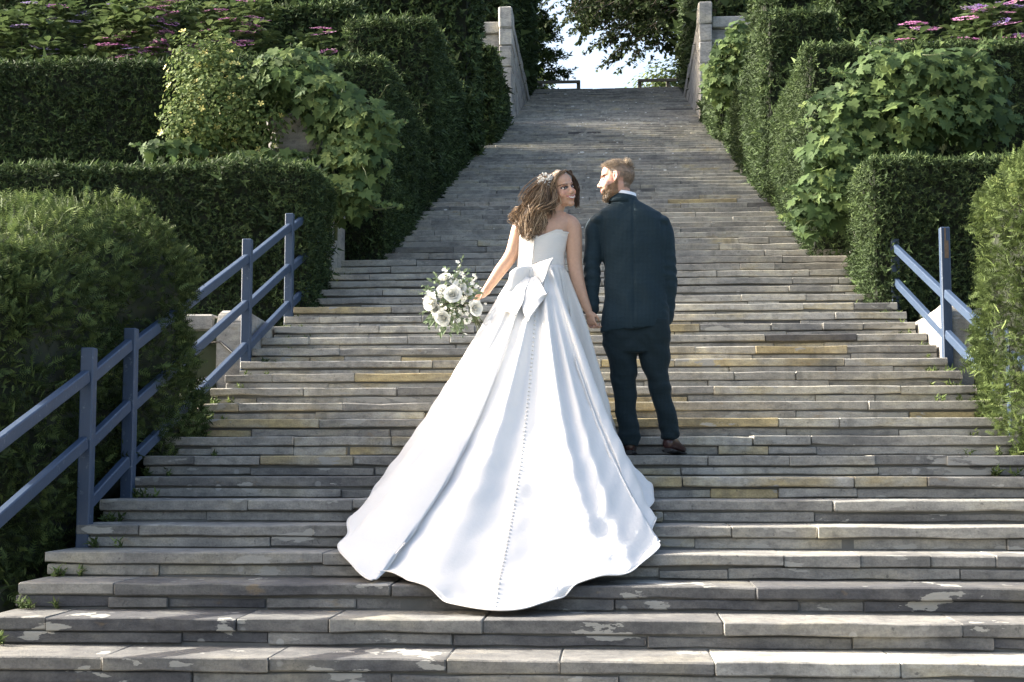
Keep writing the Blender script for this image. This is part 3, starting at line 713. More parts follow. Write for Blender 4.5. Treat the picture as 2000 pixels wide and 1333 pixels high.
def terrace_wall(side):
    xe = XL - .02 if side < 0 else XR + .02
    X = lambda a, b: tuple(sorted((xe + side * a, xe + side * b)))
    w = 'left' if side < 0 else 'right'
    t = thing('terrace_wall', (xe + side * 1.5, 11.6, 1.5), f'rough lichened stone terrace wall behind the {w} blue railing', 'wall', 'low terrace walls beside the railings')
    V, Fa = box_geo(*X(.26, 4.0), 11.62, 11.95, .9, 1.99, 0); link('wall_core', py_mesh('wall_core', V, Fa, MORTAR), t)
    for i, (z0, z1) in enumerate(((1.0, 1.32), (1.32, 1.66), (1.66, 1.95))):
        x = .25 + .2 * (i % 2)
        while x < 3.8:
            L = WR.uniform(.35, .8); block(t, (*X(x, x + L - .012), 11.56 + WR.uniform(0, .03), 11.9, z0, z1 - .012), ROUGHST, .02); x += L
    x = .26
    while x < 3.8:
        L = WR.uniform(.7, 1.2); block(t, (*X(x, x + L - .01), 11.48, 12.0, 1.955, 2.10), ROUGHST, .025, 'coping_stone'); x += L
    # the end block whose flank runs back along the steps, its top edge rounded down at the front
    e = thing('end_block', (xe + side * .12, 12.1, 1.5), f'lichen streaked stone end block between {w} railing post and steps', 'stone block', 'end blocks of the terrace walls')
    prof = [(11.42, 1.2), (11.42, 2.02), (11.47, 2.10), (11.58, 2.135), (11.75, 2.12), (12.25, 2.10), (12.95, 2.09), (12.95, 1.2)]
    V = [(x, y, z) for x in X(.0, .23) for y, z in prof]; n = len(prof)
    Fa = [tuple(range(n)), tuple(range(2 * n - 1, n - 1, -1))] + [(i, n + i, n + (i + 1) % n, (i + 1) % n) for i in range(n)]
    bm = bmesh.new(); vs = [bm.verts.new(v) for v in V]
    for f in Fa: bm.faces.new([vs[i] for i in f])
    bmesh.ops.recalc_face_normals(bm, faces=bm.faces); bmesh.ops.bevel(bm, geom=bm.edges[:], offset=.014, segments=2, affect='EDGES')
    me = bpy.data.meshes.new('block_body'); bm.to_mesh(me); bm.free(); me.materials.append(ROUGHST)
    a = me.attributes.new('tint', 'FLOAT', 'POINT'); a.data.foreach_set('value', np.full(len(me.vertices), .95, np.float32))
    link('block_body', me, e)
    # the pier of the next terrace, with a scrolled ramp on top
    p = thing('terrace_pier', (xe + side * .1, 14.9, 2.5), f'weathered stone pier with slanting top under the {w} grape vine', 'pier', 'terrace piers under the vines')
    prof = [(14.62, 2.4), (14.62, 3.36), (14.70, 3.48), (14.85, 3.56), (15.1, 3.62), (15.45, 3.95), (15.62, 4.02), (15.62, 2.4)]
    bm = bmesh.new(); pl = [bm.verts.new((X(-.03, .3)[0], y, z)) for y, z in prof]; pr = [bm.verts.new((X(-.03, .3)[1], y, z)) for y, z in prof]
    bm.faces.new(pl); bm.faces.new(pr[::-1])
    for i in range(len(prof)): bm.faces.new((pl[i], pr[i], pr[(i + 1) % len(prof)], pl[(i + 1) % len(prof)]))
    bmesh.ops.recalc_face_normals(bm, faces=bm.faces); bmesh.ops.bevel(bm, geom=bm.edges[:], offset=.015, segments=2, affect='EDGES')
    me = bpy.data.meshes.new('pier_body'); bm.to_mesh(me); bm.free(); me.materials.append(ROUGHST)
    a = me.attributes.new('tint', 'FLOAT', 'POINT'); a.data.foreach_set('value', np.full(len(me.vertices), .7, np.float32))
    link('pier_body', me, p)
    block(p, (*X(-.05, .33), 14.57, 14.82, 3.20, 3.26), ROUGHST, .012, 'string_course')
terrace_wall(-1); terrace_wall(1)
def scroll_stone():
    c = at(585, 262, 15.35)
    t = thing('scroll_stone', c - np.array([0, 0, .5]), 'rounded carved stone half hidden among the left vine leaves', 'stone')
    V, Fa = [], []
    prof = [(0, .0), (.32, .0), (.34, .12), (.30, .22), (.36, .27), (.37, .33), (.30, .36), (.16, .30), (0, .27)]
    n = 24
    for rr, z in prof:
        for k in range(n): V.append((c[0] + rr * 1.0 * math.cos(2 * PI * k / n), c[1] + rr * .8 * math.sin(2 * PI * k / n), c[2] - .28 + z * 1.25))
    for j in range(len(prof) - 1):
        for k in range(n): Fa.append((j * n + k, j * n + (k + 1) % n, (j + 1) * n + (k + 1) % n, (j + 1) * n + k))
    link('carved_bowl', py_mesh('carved_bowl', V, Fa, ROUGHST, True, .9), t)
    V, Fa = box_geo(c[0] - .2, c[0] + .2, c[1] - .2, c[1] + .2, 3.1, c[2] - .27, .02, WR); link('pedestal', py_mesh('pedestal', V, Fa, ROUGHST, tint=.5), t)
scroll_stone()

# ------------------------------------------------------------------ railings
def beam_geo(a, b, w, h, c=0.006):
    """square timber from a to b, w wide (sideways), h deep (up)"""
    a, b = np.array(a, float), np.array(b, float); d = nrm(b - a); L = np.linalg.norm(b - a)
    side = nrm(np.cross(d, [0, 0, 1])) if abs(d[2]) < .95 else np.array([1.0, 0, 0]); up = np.cross(side, d)
    V, Fa = box_geo(-w / 2, w / 2, 0, L, -h / 2, h / 2, c)
    V = [a + side * v[0] + d * v[1] + up * v[2] for v in V]; return V, Fa
def railing(name, x, posts, label, heights, ends, post_extra=None):
    t = thing(name, (x, posts[0][0], nose_z(posts[0][0])), label, 'railing', 'blue timber handrails beside the stairs')
    for i, (y, base, top) in enumerate(posts):
        V, Fa = beam_geo((x, y, base), (x, y, top), .074, .074, .006); link('post', py_mesh('post', V, Fa, RAILP), t)
    for h in heights:
        ys = [ends[0]] + [p[0] for p in posts] + [ends[1]]
        if isinstance(h, tuple): h, lo, hi = h; ys = [y for y in ys if lo <= y <= hi]
        for y0, y1 in zip(ys[:-1], ys[1:]):
            V, Fa = beam_geo((x, y0 + .0 + (.038 if y0 != ends[0] else 0), nose_z(y0) + h), (x, y1 - (.038 if y1 != ends[1] else 0), nose_z(y1) + h), .046, .070, .006)
            link('rail', py_mesh('rail', V, Fa, RAILP), t)
    return t
railing('handrail', -2.93, [(5.6, -.35, .72), (7.85, .38, 1.50), (8.55, .62, 1.68), (11.3, 1.55, 2.68), (12.8, 2.05, 3.16)], 'weathered blue timber handrail climbing the left side of the stairs',
        [.80, .43, (.09, 7.8, 14.2)], (4.4, 14.1))
rr_ = railing('handrail', 2.63, [(7.3, .1, 1.0), (9.6, .9, 1.75), (11.42, 1.52, 2.73), (13.4, 2.1, 2.96)], 'blue timber handrail with a split bare topped post on the right', [.44, (.12, 9.0, 13.5)], (7.2, 13.45))
V, Fa = box_geo(2.63 - .010, 2.63 + .022, 11.42 - .0395, 11.42 - .0365, 2.48, 2.62, 0); link('mortise_scar', py_mesh('mortise_scar', V, Fa, BAREWOOD), rr_)
V, Fa = box_geo(2.63 - .008, 2.63 + .003, 11.42 - .0390, 11.42 - .0368, 2.62, 2.722, 0); link('split', py_mesh('split', V, Fa, BAREWOOD), rr_)
def top_rail(x0, x1, Y, label):
    t = thing('wooden_railing', (x0, Y, 12.17), label, 'railing', 'plain wooden railings at the head of the stairs')
    for x in np.linspace(x0, x1, 3):
        V, Fa = beam_geo((x, Y, 12.1), (x, Y, 13.28), .12, .12, .01); link('post', py_mesh('post', V, Fa, OLDWOOD), t)
    for z, h in ((13.22, .10), (12.92, .16)):
        V, Fa = beam_geo((x0 - .05, Y - .09, z), (x1 + .05, Y - .09, z), .05, h, .01); link('rail', py_mesh('rail', V, Fa, OLDWOOD), t)
top_rail(-3.4, -1.0, 45.0, 'grey wooden railing at the head of the stairs, left of the gap')
top_rail(.95, 2.75, 45.0, 'grey wooden railing at the head of the stairs, right of the gap')
def hose():
    t = [at(392, 672, 11.5), at(430, 668, 11.42), at(455, 690, 11.40), at(452, 712, 11.4), at(435, 728, 11.35), at(405, 738, 11.25), at(385, 745, 11.2)]
    V, Fa = tube_geo(t, .010, 6); o = link('black_hose', py_mesh('black_hose', V, Fa, plain_mat('black_rubber', (.012, .012, .013), .5), True)); tag(o, 'black hose looping on the wall behind the left railing', 'hose')
hose()
def weeds():
    P = []
    for k in range(0, 24):
        for side in (-1, 1):
            for _ in range(LR.integers(1, 5)):
                x = (XL + abs(LR.normal(0, .14))) if side < 0 else (XR - abs(LR.normal(0, .14))); P.append((x, D0 + (k + 1) * DT + LR.uniform(-.03, .005), HT * k + .002))
    P = np.array(P); P = P[np.repeat(np.arange(len(P)), 4)] + LR.normal(0, .012, (len(P) * 4, 3)) * [1, .5, 0]
    o = link('weeds', scatter('weeds', P, nrm(np.array([0, -.35, 1]) + LR.normal(0, .4, P.shape)), LR.uniform(.03, .075, len(P)), TUFT_V, TUFT_F, LR.uniform(.3, 1, len(P)), YEWL, LR)); tag(o, 'small green weeds in the corners of the lower steps', 'weeds', None, 'stuff')
weeds()
def litter():
    P = []
    for i in range(110):
        k = int(28 + 64 * LR.random() ** .8); x = np.clip(LR.normal(-.1, 1.0), -2.2, 2.0); P.append((x, D0 + k * DT + LR.uniform(-.012, .1), HT * k + .006 if LR.random() < .5 else HT * k - LR.uniform(.0, .05)))
    V, Fa = [], []
    for p in P:
        s = LR.uniform(.006, .022) * (2.0 if LR.random() < .12 else 1); b = len(V); y = p[1] if p[2] > HT * math.floor((p[1] - D0) / DT) else p[1]
        for k in range(5): a = k * 2 * PI / 5; V.append((p[0] + s * 1.3 * math.cos(a) * LR.uniform(.6, 1.1), min(p[1], D0 + DT * round((p[1] - D0) / DT) - .016), p[2] + s * .55 * math.sin(a)))
        Fa.append(tuple(range(b, b + 5)))
    o = link('petal_litter', py_mesh('petal_litter', V, Fa, plain_mat('pale_litter', (.62, .62, .6), .7))); tag(o, 'white petals and specks scattered on the upper steps', 'petals', None, 'stuff')
litter()

LEAF4_V = np.array([(-.32, .45, .05), (0, 0, 0), (.32, .45, .05), (0, 1, -.08)]); LEAF4_F = np.array([(1, 2, 3), (1, 3, 0)])
# ------------------------------------------------------------------ trees beyond the top
TR = np.random.default_rng(55)
def limb(pts, r0, r1): return tube_geo(pts, np.linspace(r0, r1, len(pts)), 8)
def beech():
    base = np.array([8.2, 52.0, 12.17])
    t = thing('beech_tree', base, 'dark spreading tree hanging drooping branches over the sky gap', 'tree', 'trees beyond the head of the stairs')
    parts = [limb([base, base + [0, 0, 3], base + [-.3, .1, 7], base + [-.2, 0, 12]], .55, .3)]
    P, D = [], []
    def branch(p0, p1, sag, n, dens, spread, th):
        q = [p0 + (p1 - p0) * s + np.array([0, 0, sag * math.sin(PI * s) * (1 if True else 0)]) for s in np.linspace(0, 1, 9)]
        parts.append(limb(q, th, .012))
        for s in TR.uniform(.25, 1.0, n):
            i = s * 8; a = int(min(i, 7)); c = q[a] + (q[a + 1] - q[a]) * (i - a)
            # a drooping twig with leaves
            d = nrm(np.array([TR.normal(-.2, .7), TR.normal(0, .7), -.35 - .4 * TR.random()])); L = TR.uniform(.3, spread)
            e = c + d * L; parts.append(tube_geo([c, e], [.012, .004], 3))
            for w in TR.uniform(.1, 1, dens): P.append(c + (e - c) * w + TR.normal(0, .05, 3)); D.append(d)
    hub = base + np.array([-.3, 0, 6.0])
    for i in range(120):
        hubz = base + np.array([-.3, 0, TR.uniform(4.5, 10)])
        u = TR.random(); X = 6.0 - 7.8 * u ** .8; Y = 50 + TR.uniform(-3.5, 3.5)
        Zl = np.interp(X, [-1.9, -1.5, -.8, -.3, .1, 1.0, 2.7, 6], [17.1, 16.8, 16.3, 15.75, 15.45, 15.2, 14.9, 14.9])
        Z = Zl + .1 + 3.6 * TR.random() ** 1.3
        branch(hubz, np.array([X, Y, Z]), 1.0 + TR.random(), 34, 27, .95, .06)
    # crown above the frame, so the tree is whole from elsewhere
    for i in range(16):
        a = TR.uniform(0, 2 * PI); branch(base + [0, 0, TR.uniform(6, 11)], base + np.array([6 * math.cos(a), 6 * math.sin(a), TR.uniform(7, 15)]), 1.0, 18, 14, 1.6, .07)
    # long outer sprays against the sky
    for px, py in ((1062, 52), (1085, 60), (1100, 40), (1120, 62), (1130, 85), (1165, 137), (1175, 128), (1205, 143), (1195, 108), (1150, 100), (1045, 20), (1075, 15), (1095, 10), (1110, 20), (1140, 50)):
        e = at(px, py, 47.5 + TR.uniform(-.5, .5)); s = e + np.array([1.5, 1.0, 1.3]); mid = e + np.array([.75, .5, .85]); parts.append(limb([s, mid, e], .02, .004))
        for w in TR.uniform(.2, 1, 60): c = (s * (1 - w) ** 2 + 2 * mid * w * (1 - w) + e * w * w); P.append(c + TR.normal(0, .10, 3) * (1.15 - w)); D.append(np.array([-.5, -.2, -.6]))
    P, D = np.array(P), np.array(D)
    o = link('crown', scatter('crown', P, nrm(TR.normal(0, 1, P.shape) + [0, 0, .8]), TR.uniform(.11, .20, len(P)), LEAF4_V, LEAF4_F, TR.beta(1.5, 3, len(P)), BEECH, TR, T=nrm(D + TR.normal(0, .6, D.shape))), t); o['kind'] = 'stuff'
    V, Fa = merge(parts); link('trunk', py_mesh('trunk', V, Fa, BARK, True), t)
beech()
def conifer():
    base = np.array([-4.6, 54.0, 12.17])
    t = thing('conifer_tree', base, 'blue green conifer rising behind the left wooden railing', 'tree', 'trees beyond the head of the stairs')
    parts = [limb([base, base + [0, 0, 5], base + [.1, 0, 11]], .3, .04)]; P, D = [], []
    for i in range(240):
        h = .5 + 11.3 * TR.random() ** .9; R = (3.9 * (1 - h / 12.5) ** .62) * TR.uniform(.75, 1.08); a = TR.uniform(0, 2 * PI)
        d = np.array([math.cos(a), math.sin(a), 0]); p0 = base + [0, 0, h + .25]; e = base + d * R + [0, 0, h - .1 * R]
        parts.append(limb([p0, (p0 + e) / 2 + [0, 0, .1], e], .035, .008))
        for w in np.sqrt(TR.uniform(.05, 1, 110)): P.append(p0 + (e - p0) * w + TR.normal(0, .13, 3) * [1, 1, .7]); D.append(d + [0, 0, -.2])
    P, D = np.array(P), np.array(D)
    o = link('crown', scatter('crown', P, nrm(D + TR.normal(0, .6, D.shape)), TR.uniform(.17, .30, len(P)), TUFT2_V, TUFT2_F, TR.beta(1.8, 2.2, len(P)), CONIF, TR), t); o['kind'] = 'stuff'
    V, Fa = merge(parts); link('trunk', py_mesh('trunk', V, Fa, BARK, True), t)
conifer()
def round_shrub(c, rad, label, n, cat='shrub', mat=SHRUB):
    c = np.array(c); t = thing('round_shrub', c - [0, 0, rad[2]], label, cat, 'shrubs behind the wooden railings')
    d = nrm(TR.normal(size=(n, 3)) + [0, -.2, .2]); P = c + d * (TR.uniform(.5, 1.05, (n, 1)) + lumps(d * 3, .10, 2.5)[:, None]) * np.array(rad)
    o = link('crown', scatter('crown', P, nrm(d + [0, -.2, .5] + TR.normal(0, .5, d.shape)), TR.uniform(.10, .19, n), LEAF4_V, LEAF4_F, TR.beta(2, 2.5, n), mat, TR, T=nrm(d + [0, 0, -.5] + TR.normal(0, .5, d.shape))), t); o['kind'] = 'stuff'
    parts = [limb([c - [0, 0, rad[2] + .1], c + TR.normal(0, .3, 3) * np.array(rad)], .05, .015) for _ in range(6)]
    V, Fa = merge(parts); link('trunk', py_mesh('trunk', V, Fa, BARK, True), t)
round_shrub((2.5, 48.5, 13.5), (1.9, 1.2, 1.5), 'sunlit leafy shrub behind the right wooden railing', 4200)
round_shrub((-3.3, 48.5, 13.5), (1.4, 1.0, 1.4), 'yellowish shrub behind the left wooden railing', 2600)

# ------------------------------------------------------------------ people: shape tools
YB, YG = 9.10, 9.15                            # distance of the bride and of the groom
def PB(px, py, dy=0.0): return at(px, py, YB + dy)
def PG(px, py, dy=0.0): return at(px, py, YG + dy)
PXM = 9.1 / F                                  # metres per photo pixel at that distance
def loft(rings, cap=True):
    rings = [np.asarray(q, float) for q in rings]; n = len(rings[0]); V = [p for q in rings for p in q]; Fa = []
    for i in range(len(rings) - 1):
        for k in range(n): a = i * n + k; b = i * n + (k + 1) % n; Fa.append((a, b, b + n, a + n))
    if cap:
        V.append(rings[0].mean(0)); c = len(V) - 1; Fa += [(c, (k + 1) % n, k) for k in range(n)]
        V.append(rings[-1].mean(0)); c = len(V) - 1; o = (len(rings) - 1) * n; Fa += [(c, o + k, o + (k + 1) % n) for k in range(n)]
    return V, Fa
def ring(c, rx, ry, n=28, power=2.0, tilt=0.0):
    a = np.linspace(0, 2 * PI, n, endpoint=False); ca, sa = np.cos(a), np.sin(a); e = 2 / power
    x = rx * np.sign(ca) * np.abs(ca) ** e; y = ry * np.sign(sa) * np.abs(sa) ** e
    return np.stack([c[0] + x, c[1] + y, np.full(n, c[2]) + tilt * x], 1)
def tube(pts, rad, n=16, sub=4):
    """smooth round limb through the points, radii interpolated, rounded ends"""
    pts = np.asarray(pts, float); rad = np.asarray(rad, float); m = len(pts)
    t = np.linspace(0, m - 1, (m - 1) * sub + 1); Q = catmull(pts, t); R = np.interp(t, np.arange(m), rad)
    rings = []; u = None
    for i, p in enumerate(Q):
        d = nrm(Q[min(i + 1, len(Q) - 1)] - Q[max(i - 1, 0)])
        if u is None: u = nrm(np.cross(d, [0.2, 0.9, 0.35]))
        u = nrm(u - np.dot(u, d) * d); w = np.cross(d, u); a = np.linspace(0, 2 * PI, n, endpoint=False)[:, None]
        sec = R[i] * (np.cos(a) * u + np.sin(a) * w)
        if i == 0: rings += [p - d * R[i] * .9 + sec * .35, p - d * R[i] * .6 + sec * .8]
        rings.append(p + sec)
        if i == len(Q) - 1: rings += [p + d * R[i] * .6 + sec * .8, p + d * R[i] * .9 + sec * .35]
    return loft(rings)
def ellip(c, r, M=np.eye(3), nu=22, nv=14):
    V, Fa = [], []
    for j in range(1, nv):
        th = PI * j / nv
        for k in range(nu): ph = 2 * PI * k / nu; V.append(np.asarray(c) + M @ (np.array([math.sin(th) * math.cos(ph), math.sin(th) * math.sin(ph), math.cos(th)]) * r))
    for j in range(nv - 2):
        for k in range(nu): a = j * nu + k; b = j * nu + (k + 1) % nu; Fa.append((a, a + nu, b + nu, b))
    V.append(np.asarray(c) + M @ np.array([0, 0, r[2]])); V.append(np.asarray(c) - M @ np.array([0, 0, r[2]])); t, s = len(V) - 2, len(V) - 1
    for k in range(nu): Fa.append((t, k, (k + 1) % nu)); Fa.append((s, (nv - 2) * nu + (k + 1) % nu, (nv - 2) * nu + k))
    return V, Fa
def fuse(name, parts, voxel, smooth, mat):
    """overlapping closed shapes -> one continuous skin"""
    V, Fa = merge(parts); me = py_mesh('tmp', V, Fa); ob = bpy.data.objects.new('tmp', me); COL.objects.link(ob)
    m = ob.modifiers.new('r', 'REMESH'); m.mode = 'VOXEL'; m.voxel_size = voxel
    if smooth: s = ob.modifiers.new('s', 'SMOOTH'); s.factor = 0.5; s.iterations = smooth
    dg = bpy.context.evaluated_depsgraph_get(); out = bpy.data.meshes.new_from_object(ob.evaluated_get(dg)); out.name = name
    bpy.data.objects.remove(ob); bpy.data.meshes.remove(me)
    out.polygons.foreach_set('use_smooth', np.ones(len(out.polygons), bool)); out.materials.clear(); out.materials.append(mat); return out
def get_co(me): a = np.empty(len(me.vertices) * 3, np.float32); me.vertices.foreach_get('co', a); return a.reshape(-1, 3).astype(float)
def get_no(me): a = np.empty(len(me.vertices) * 3, np.float32); me.vertices.foreach_get('normal', a); return a.reshape(-1, 3).astype(float)
def put_co(me, V): me.vertices.foreach_set('co', np.asarray(V, np.float32).ravel()); me.update()
def skin_mat(name, rough=0.5):
    m, nt, b = new_mat(name); a = N(nt, 'ShaderNodeAttribute', attribute_name='paint')
    f = noise_of(nt, pos_vec(nt), 60, 3)
    c = mixc(nt, 1.0, a.outputs['Color'], ramp_from(nt, f, [(0.3, (.94, .93, .92)), (.7, (1.05, 1.05, 1.05))]), 'MULTIPLY')
    nt.links.new(c, b.inputs['Base Color']); b.inputs['Roughness'].default_value = rough
    b.inputs['Subsurface Weight'].default_value = 0.12; b.inputs['Subsurface Radius'].default_value = (.012, .005, .003); b.inputs['Subsurface Scale'].default_value = 0.5
    return m
SKIN = skin_mat('skin')
def head_parts(O, R, s, fem):
    """skull, jaw, nose, lips, ears in head axes: x across, y to the face, z up; O centre, R columns"""
    def E(c, r): return ellip(O + R @ (np.array(c) * s), np.array(r) * s, R)
    def Tb(pts, rad): return tube([O + R @ (np.array(p) * s) for p in pts], np.array(rad) * s, 12, 3)
    w = .94 if fem else 1.0
    P = [E((0, -.018, .035), (.075 * w, .094, .080)), E((0, .022, -.022), (.064 * w, .066, .088)), E((0, .018, -.068), (.056 * w, .058, .040)),
         E((0, .030, .045), (.062 * w, .052, .055)), E((0, .060, -.098), (.024 if fem else .030, .022, .018)),
         E((.040 * w, .048, -.030), (.026, .028, .028)), E((-.040 * w, .048, -.030), (.026, .028, .028)),
         E((0, .070, .026), (.048 * w, .018, .013)), Tb([(0, .080, .016), (0, .090, -.006), (0, .100 if fem else .102, -.026)], [.0075, .0085, .0105 if fem else .0112]),
         E((.011, .090, -.033), (.009, .011, .008)), E((-.011, .090, -.033), (.009, .011, .008)),
         E((0, .082, -.055), (.022, .012, .007)), E((0, .081, -.068), (.019, .012, .008)), E((0, .074, -.060), (.036, .018, .016))]
    for k in (-1, 1):
        P += [Tb([(k * .074 * w, .004, -.028), (k * .081 * w, -.004, -.012), (k * .086 * w, -.012, .010), (k * .084 * w, -.008, .026), (k * .077 * w, .006, .028)], [.007, .007, .008, .007, .005]),
              E((k * .077 * w, -.002, .0), (.006, .016, .026))]
    return P
def sm(x, a, b): t = np.clip((x - a) / (b - a), 0, 1); return t * t * (3 - 2 * t)
def axes(face, up):
    y = nrm(face); z = nrm(np.array(up) - np.dot(up, y) * y); return np.stack([np.cross(y, z), y, z], 1)
def finger(O, M, pts, r): return tube([O + M @ np.array(p) for p in pts], r, 8, 3)
def hand_parts(O, M, curl, s=1.0, flip=1):
    """palm + five bent fingers; local axes: y along the hand, x towards the thumb, z out of the palm"""
    M = M * s; P = [ellip(O + M @ np.array([0, .045, 0]), np.array([.037, .05, .014]) * s, M / s), tube([O + M @ np.array([0, -.03, 0]), O + M @ np.array([0, .02, 0])], np.array([.024, .026]) * s, 12, 2)]
    for x, L, c in ((.028, .072, 1.0), (.009, .080, 1.05), (-.010, .075, 1.1), (-.027, .058, 1.15)):
        a = curl * c; p = np.array([x * flip, .085, 0]); pts = [p - [0, .02, 0], p]; ang = 0
        for f in (.42, .32, .26):
            ang += a; p = p + np.array([0, math.cos(ang), math.sin(ang)]) * L * f; pts.append(p)
        P.append(finger(O, M, pts, np.array([.0088, .0088, .0082, .0078, .0066]) * s))
    P.append(finger(O, M, [(.018 * flip, .015, .004), (.036 * flip, .035, .012), (.044 * flip, .058, .024), (.036 * flip, .078, .034)], np.array([.013, .011, .0095, .0075]) * s))
    return P
def hair_mesh(name, strands, r0, mat, tint, taper=0.35, n=3):
    """strands: array (k, m, 3) -> thin tapered tubes"""
    S = np.asarray(strands, float); k, m, _ = S.shape
    d = np.gradient(S, axis=1); d = nrm(d); u = nrm(np.cross(d, np.array([.3, .8, .5]))); w = np.cross(d, u)
    rad = np.asarray(r0).reshape(-1, 1) * np.linspace(1, taper, m)[None] * np.where(np.arange(m) == m - 1, .3, 1)[None]
    rad = np.broadcast_to(rad, (k, m)); a = np.arange(n) * 2 * PI / n
    V = S[:, :, None] + rad[:, :, None, None] * (np.cos(a)[None, None, :, None] * u[:, :, None] + np.sin(a)[None, None, :, None] * w[:, :, None])
    base = (np.arange(k) * m * n)[:, None, None]; i = (np.arange(m - 1) * n)[None, :, None]; q = np.arange(n)[None, None]; q2 = (q + 1) % n
    Fa = np.stack([base + i + q, base + i + q2, base + i + n + q2, base + i + n + q], -1).reshape(-1, 4)
    return np_mesh(name, V.reshape(-1, 3), Fa, tint=np.repeat(tint, m * n), smooth=True, mat=mat)
def hair_mat(name, stops):
    m, nt, b = new_mat(name); a = N(nt, 'ShaderNodeAttribute', attribute_name='tint'); r = ramp(nt, stops); nt.links.new(a.outputs['Fac'], r.inputs[0])
    nt.links.new(r.outputs[0], b.inputs['Base Color']); b.inputs['Roughness'].default_value = .42; b.inputs['Specular IOR Level'].default_value = .45; return m
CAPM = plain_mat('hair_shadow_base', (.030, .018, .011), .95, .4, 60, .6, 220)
BHAIR = hair_mat('brown_hair', [(0, (.03, .019, .012)), (.35, (.12, .075, .043)), (.7, (.31, .21, .125)), (1, (.52, .385, .25))])
GHAIR = hair_mat('sandy_hair', [(0, (.14, .105, .075)), (.5, (.27, .212, .155)), (1, (.50, .41, .30))])
BEARD = hair_mat('ginger_beard', [(0, (.12, .078, .045)), (.5, (.24, .165, .10)), (1, (.40, .29, .185))])
def satin_mat():
    m, nt, b = new_mat('white_satin'); v = pos_vec(nt)
    f = noise_of(nt, v, 3, 4); c = mixc(nt, f, (.60, .59, .57), (.66, .65, .625)); nt.links.new(c, b.inputs['Base Color'])
    b.inputs['Roughness'].default_value = .7; b.inputs['Specular IOR Level'].default_value = .2; b.inputs['Sheen Weight'].default_value = .1
    h = N(nt, 'ShaderNodeMath', operation='ADD'); nt.links.new(noise_of(nt, v, 9, 5, .6), h.inputs[0]); nt.links.new(noise_of(nt, v, 26, 4, .6), h.inputs[1])
    add_bump(nt, b, h.outputs[0], .22, .012); return m
SATIN = satin_mat()
def suit_mat(name, c0, c1):
    m, nt, b = new_mat(name); v = pos_vec(nt)
    w1 = N(nt, 'ShaderNodeTexWave', Scale=38.0, Distortion=.6); w1.bands_direction = 'X'; nt.links.new(v, w1.inputs['Vector'])
    w2 = N(nt, 'ShaderNodeTexWave', Scale=38.0, Distortion=.6); w2.bands_direction = 'Z'; nt.links.new(v, w2.inputs['Vector'])
    f = N(nt, 'ShaderNodeMath', operation='MULTIPLY'); nt.links.new(w1.outputs['Fac'], f.inputs[0]); nt.links.new(w2.outputs['Fac'], f.inputs[1])
    n1 = noise_of(nt, v, 160, 3, .7); g = N(nt, 'ShaderNodeMath', operation='MULTIPLY_ADD'); nt.links.new(n1, g.inputs[0]); g.inputs[1].default_value = .7; nt.links.new(f.outputs[0], g.inputs[2])
    c = mixc(nt, thresh(nt, g.outputs[0], .25, .95), c0, c1); nt.links.new(c, b.inputs['Base Color'])
    b.inputs['Roughness'].default_value = .85; b.inputs['Sheen Weight'].default_value = .06; b.inputs['Sheen Tint'].default_value = (.5, .65, .8, 1); b.inputs['Specular IOR Level'].default_value = .2
    add_bump(nt, b, noise_of(nt, v, 22, 4, .55), .35, .02); return m
SUIT = suit_mat('blue_check_suit', (.0065, .0155, .022), (.018, .037, .049))
TROUS = suit_mat('blue_check_trousers', (.0045, .0105, .0135), (.012, .0245, .0305))
SHOE = plain_mat('oxblood_leather', (.035, .012, .010), .28, .4, 20)
SOLE = plain_mat('black_sole', (.012, .011, .011), .6)
LINEN = plain_mat('white_shirt', (.78, .78, .78), .7)
def flat_mat(name): 
    m, nt, b = new_mat(name); a = N(nt, 'ShaderNodeAttribute', attribute_name='paint'); nt.links.new(a.outputs['Color'], b.inputs['Base Color']); b.inputs['Roughness'].default_value = .12; return m
EYEM = flat_mat('eye')
def eye_obj(parent, c, gaze, r, iris, HM, up_, lo_, lid, lash):
    V, Fa = ellip(c, (r, r, r), axes(gaze, [0, 0, 1]), 24, 18); V = np.array(V); d = nrm(V - c) @ nrm(gaze)
    col = np.where(d[:, None] > .965, (.01, .008, .006), np.where(d[:, None] > .80, iris, (.74, .72, .70)))
    me = py_mesh('eye', V, Fa, EYEM, True); set_color(me, col); eo = link('eye', me, parent)
    # lids: a thin shell over the upper and lower part of the ball, lashes along its rim
    Vl, Fl = ellip(c, (r * 1.07,) * 3, HM, 32, 28); Vl = np.array(Vl); q = (Vl - c) @ HM / r; ok = (q[:, 1] > -.1) & ((q[:, 2] > up_) | (q[:, 2] < lo_)); ix = np.cumsum(ok) - 1
    Fk = [tuple(int(ix[i]) for i in f) for f in Fl if all(ok[i] for i in f)]; q = q[ok]
    cl = np.tile(np.array(lid), (len(q), 1)); cl[np.abs(q[:, 2] - up_) < .26] = lash; cl[np.abs(q[:, 2] - lo_) < .10] = np.array(lid) * .6
    me = py_mesh('eyelid', Vl[ok], Fk, SKIN, True); set_color(me, cl); link('eyelid', me, eo)
    return eo
PR = np.random.default_rng(77)
def folds(me, amp, fx, fz, seed, lo=-9, hi=9):
    V, Nn = get_co(me), get_no(me); p = seed
    d = np.sin(V[:, 0] * fx + 2.0 * np.sin(V[:, 2] * fz + p)) * np.sin(V[:, 2] * fz * 1.3 + V[:, 0] * fx * .5 + p * 2) + .5 * np.sin(V[:, 2] * fz * 2.3 + 3 * np.sin(V[:, 0] * fx * .8 + p))
    w = sm(V[:, 2], lo, lo + .08) * (1 - sm(V[:, 2], hi - .08, hi)); put_co(me, V + Nn * (amp * d * w)[:, None])

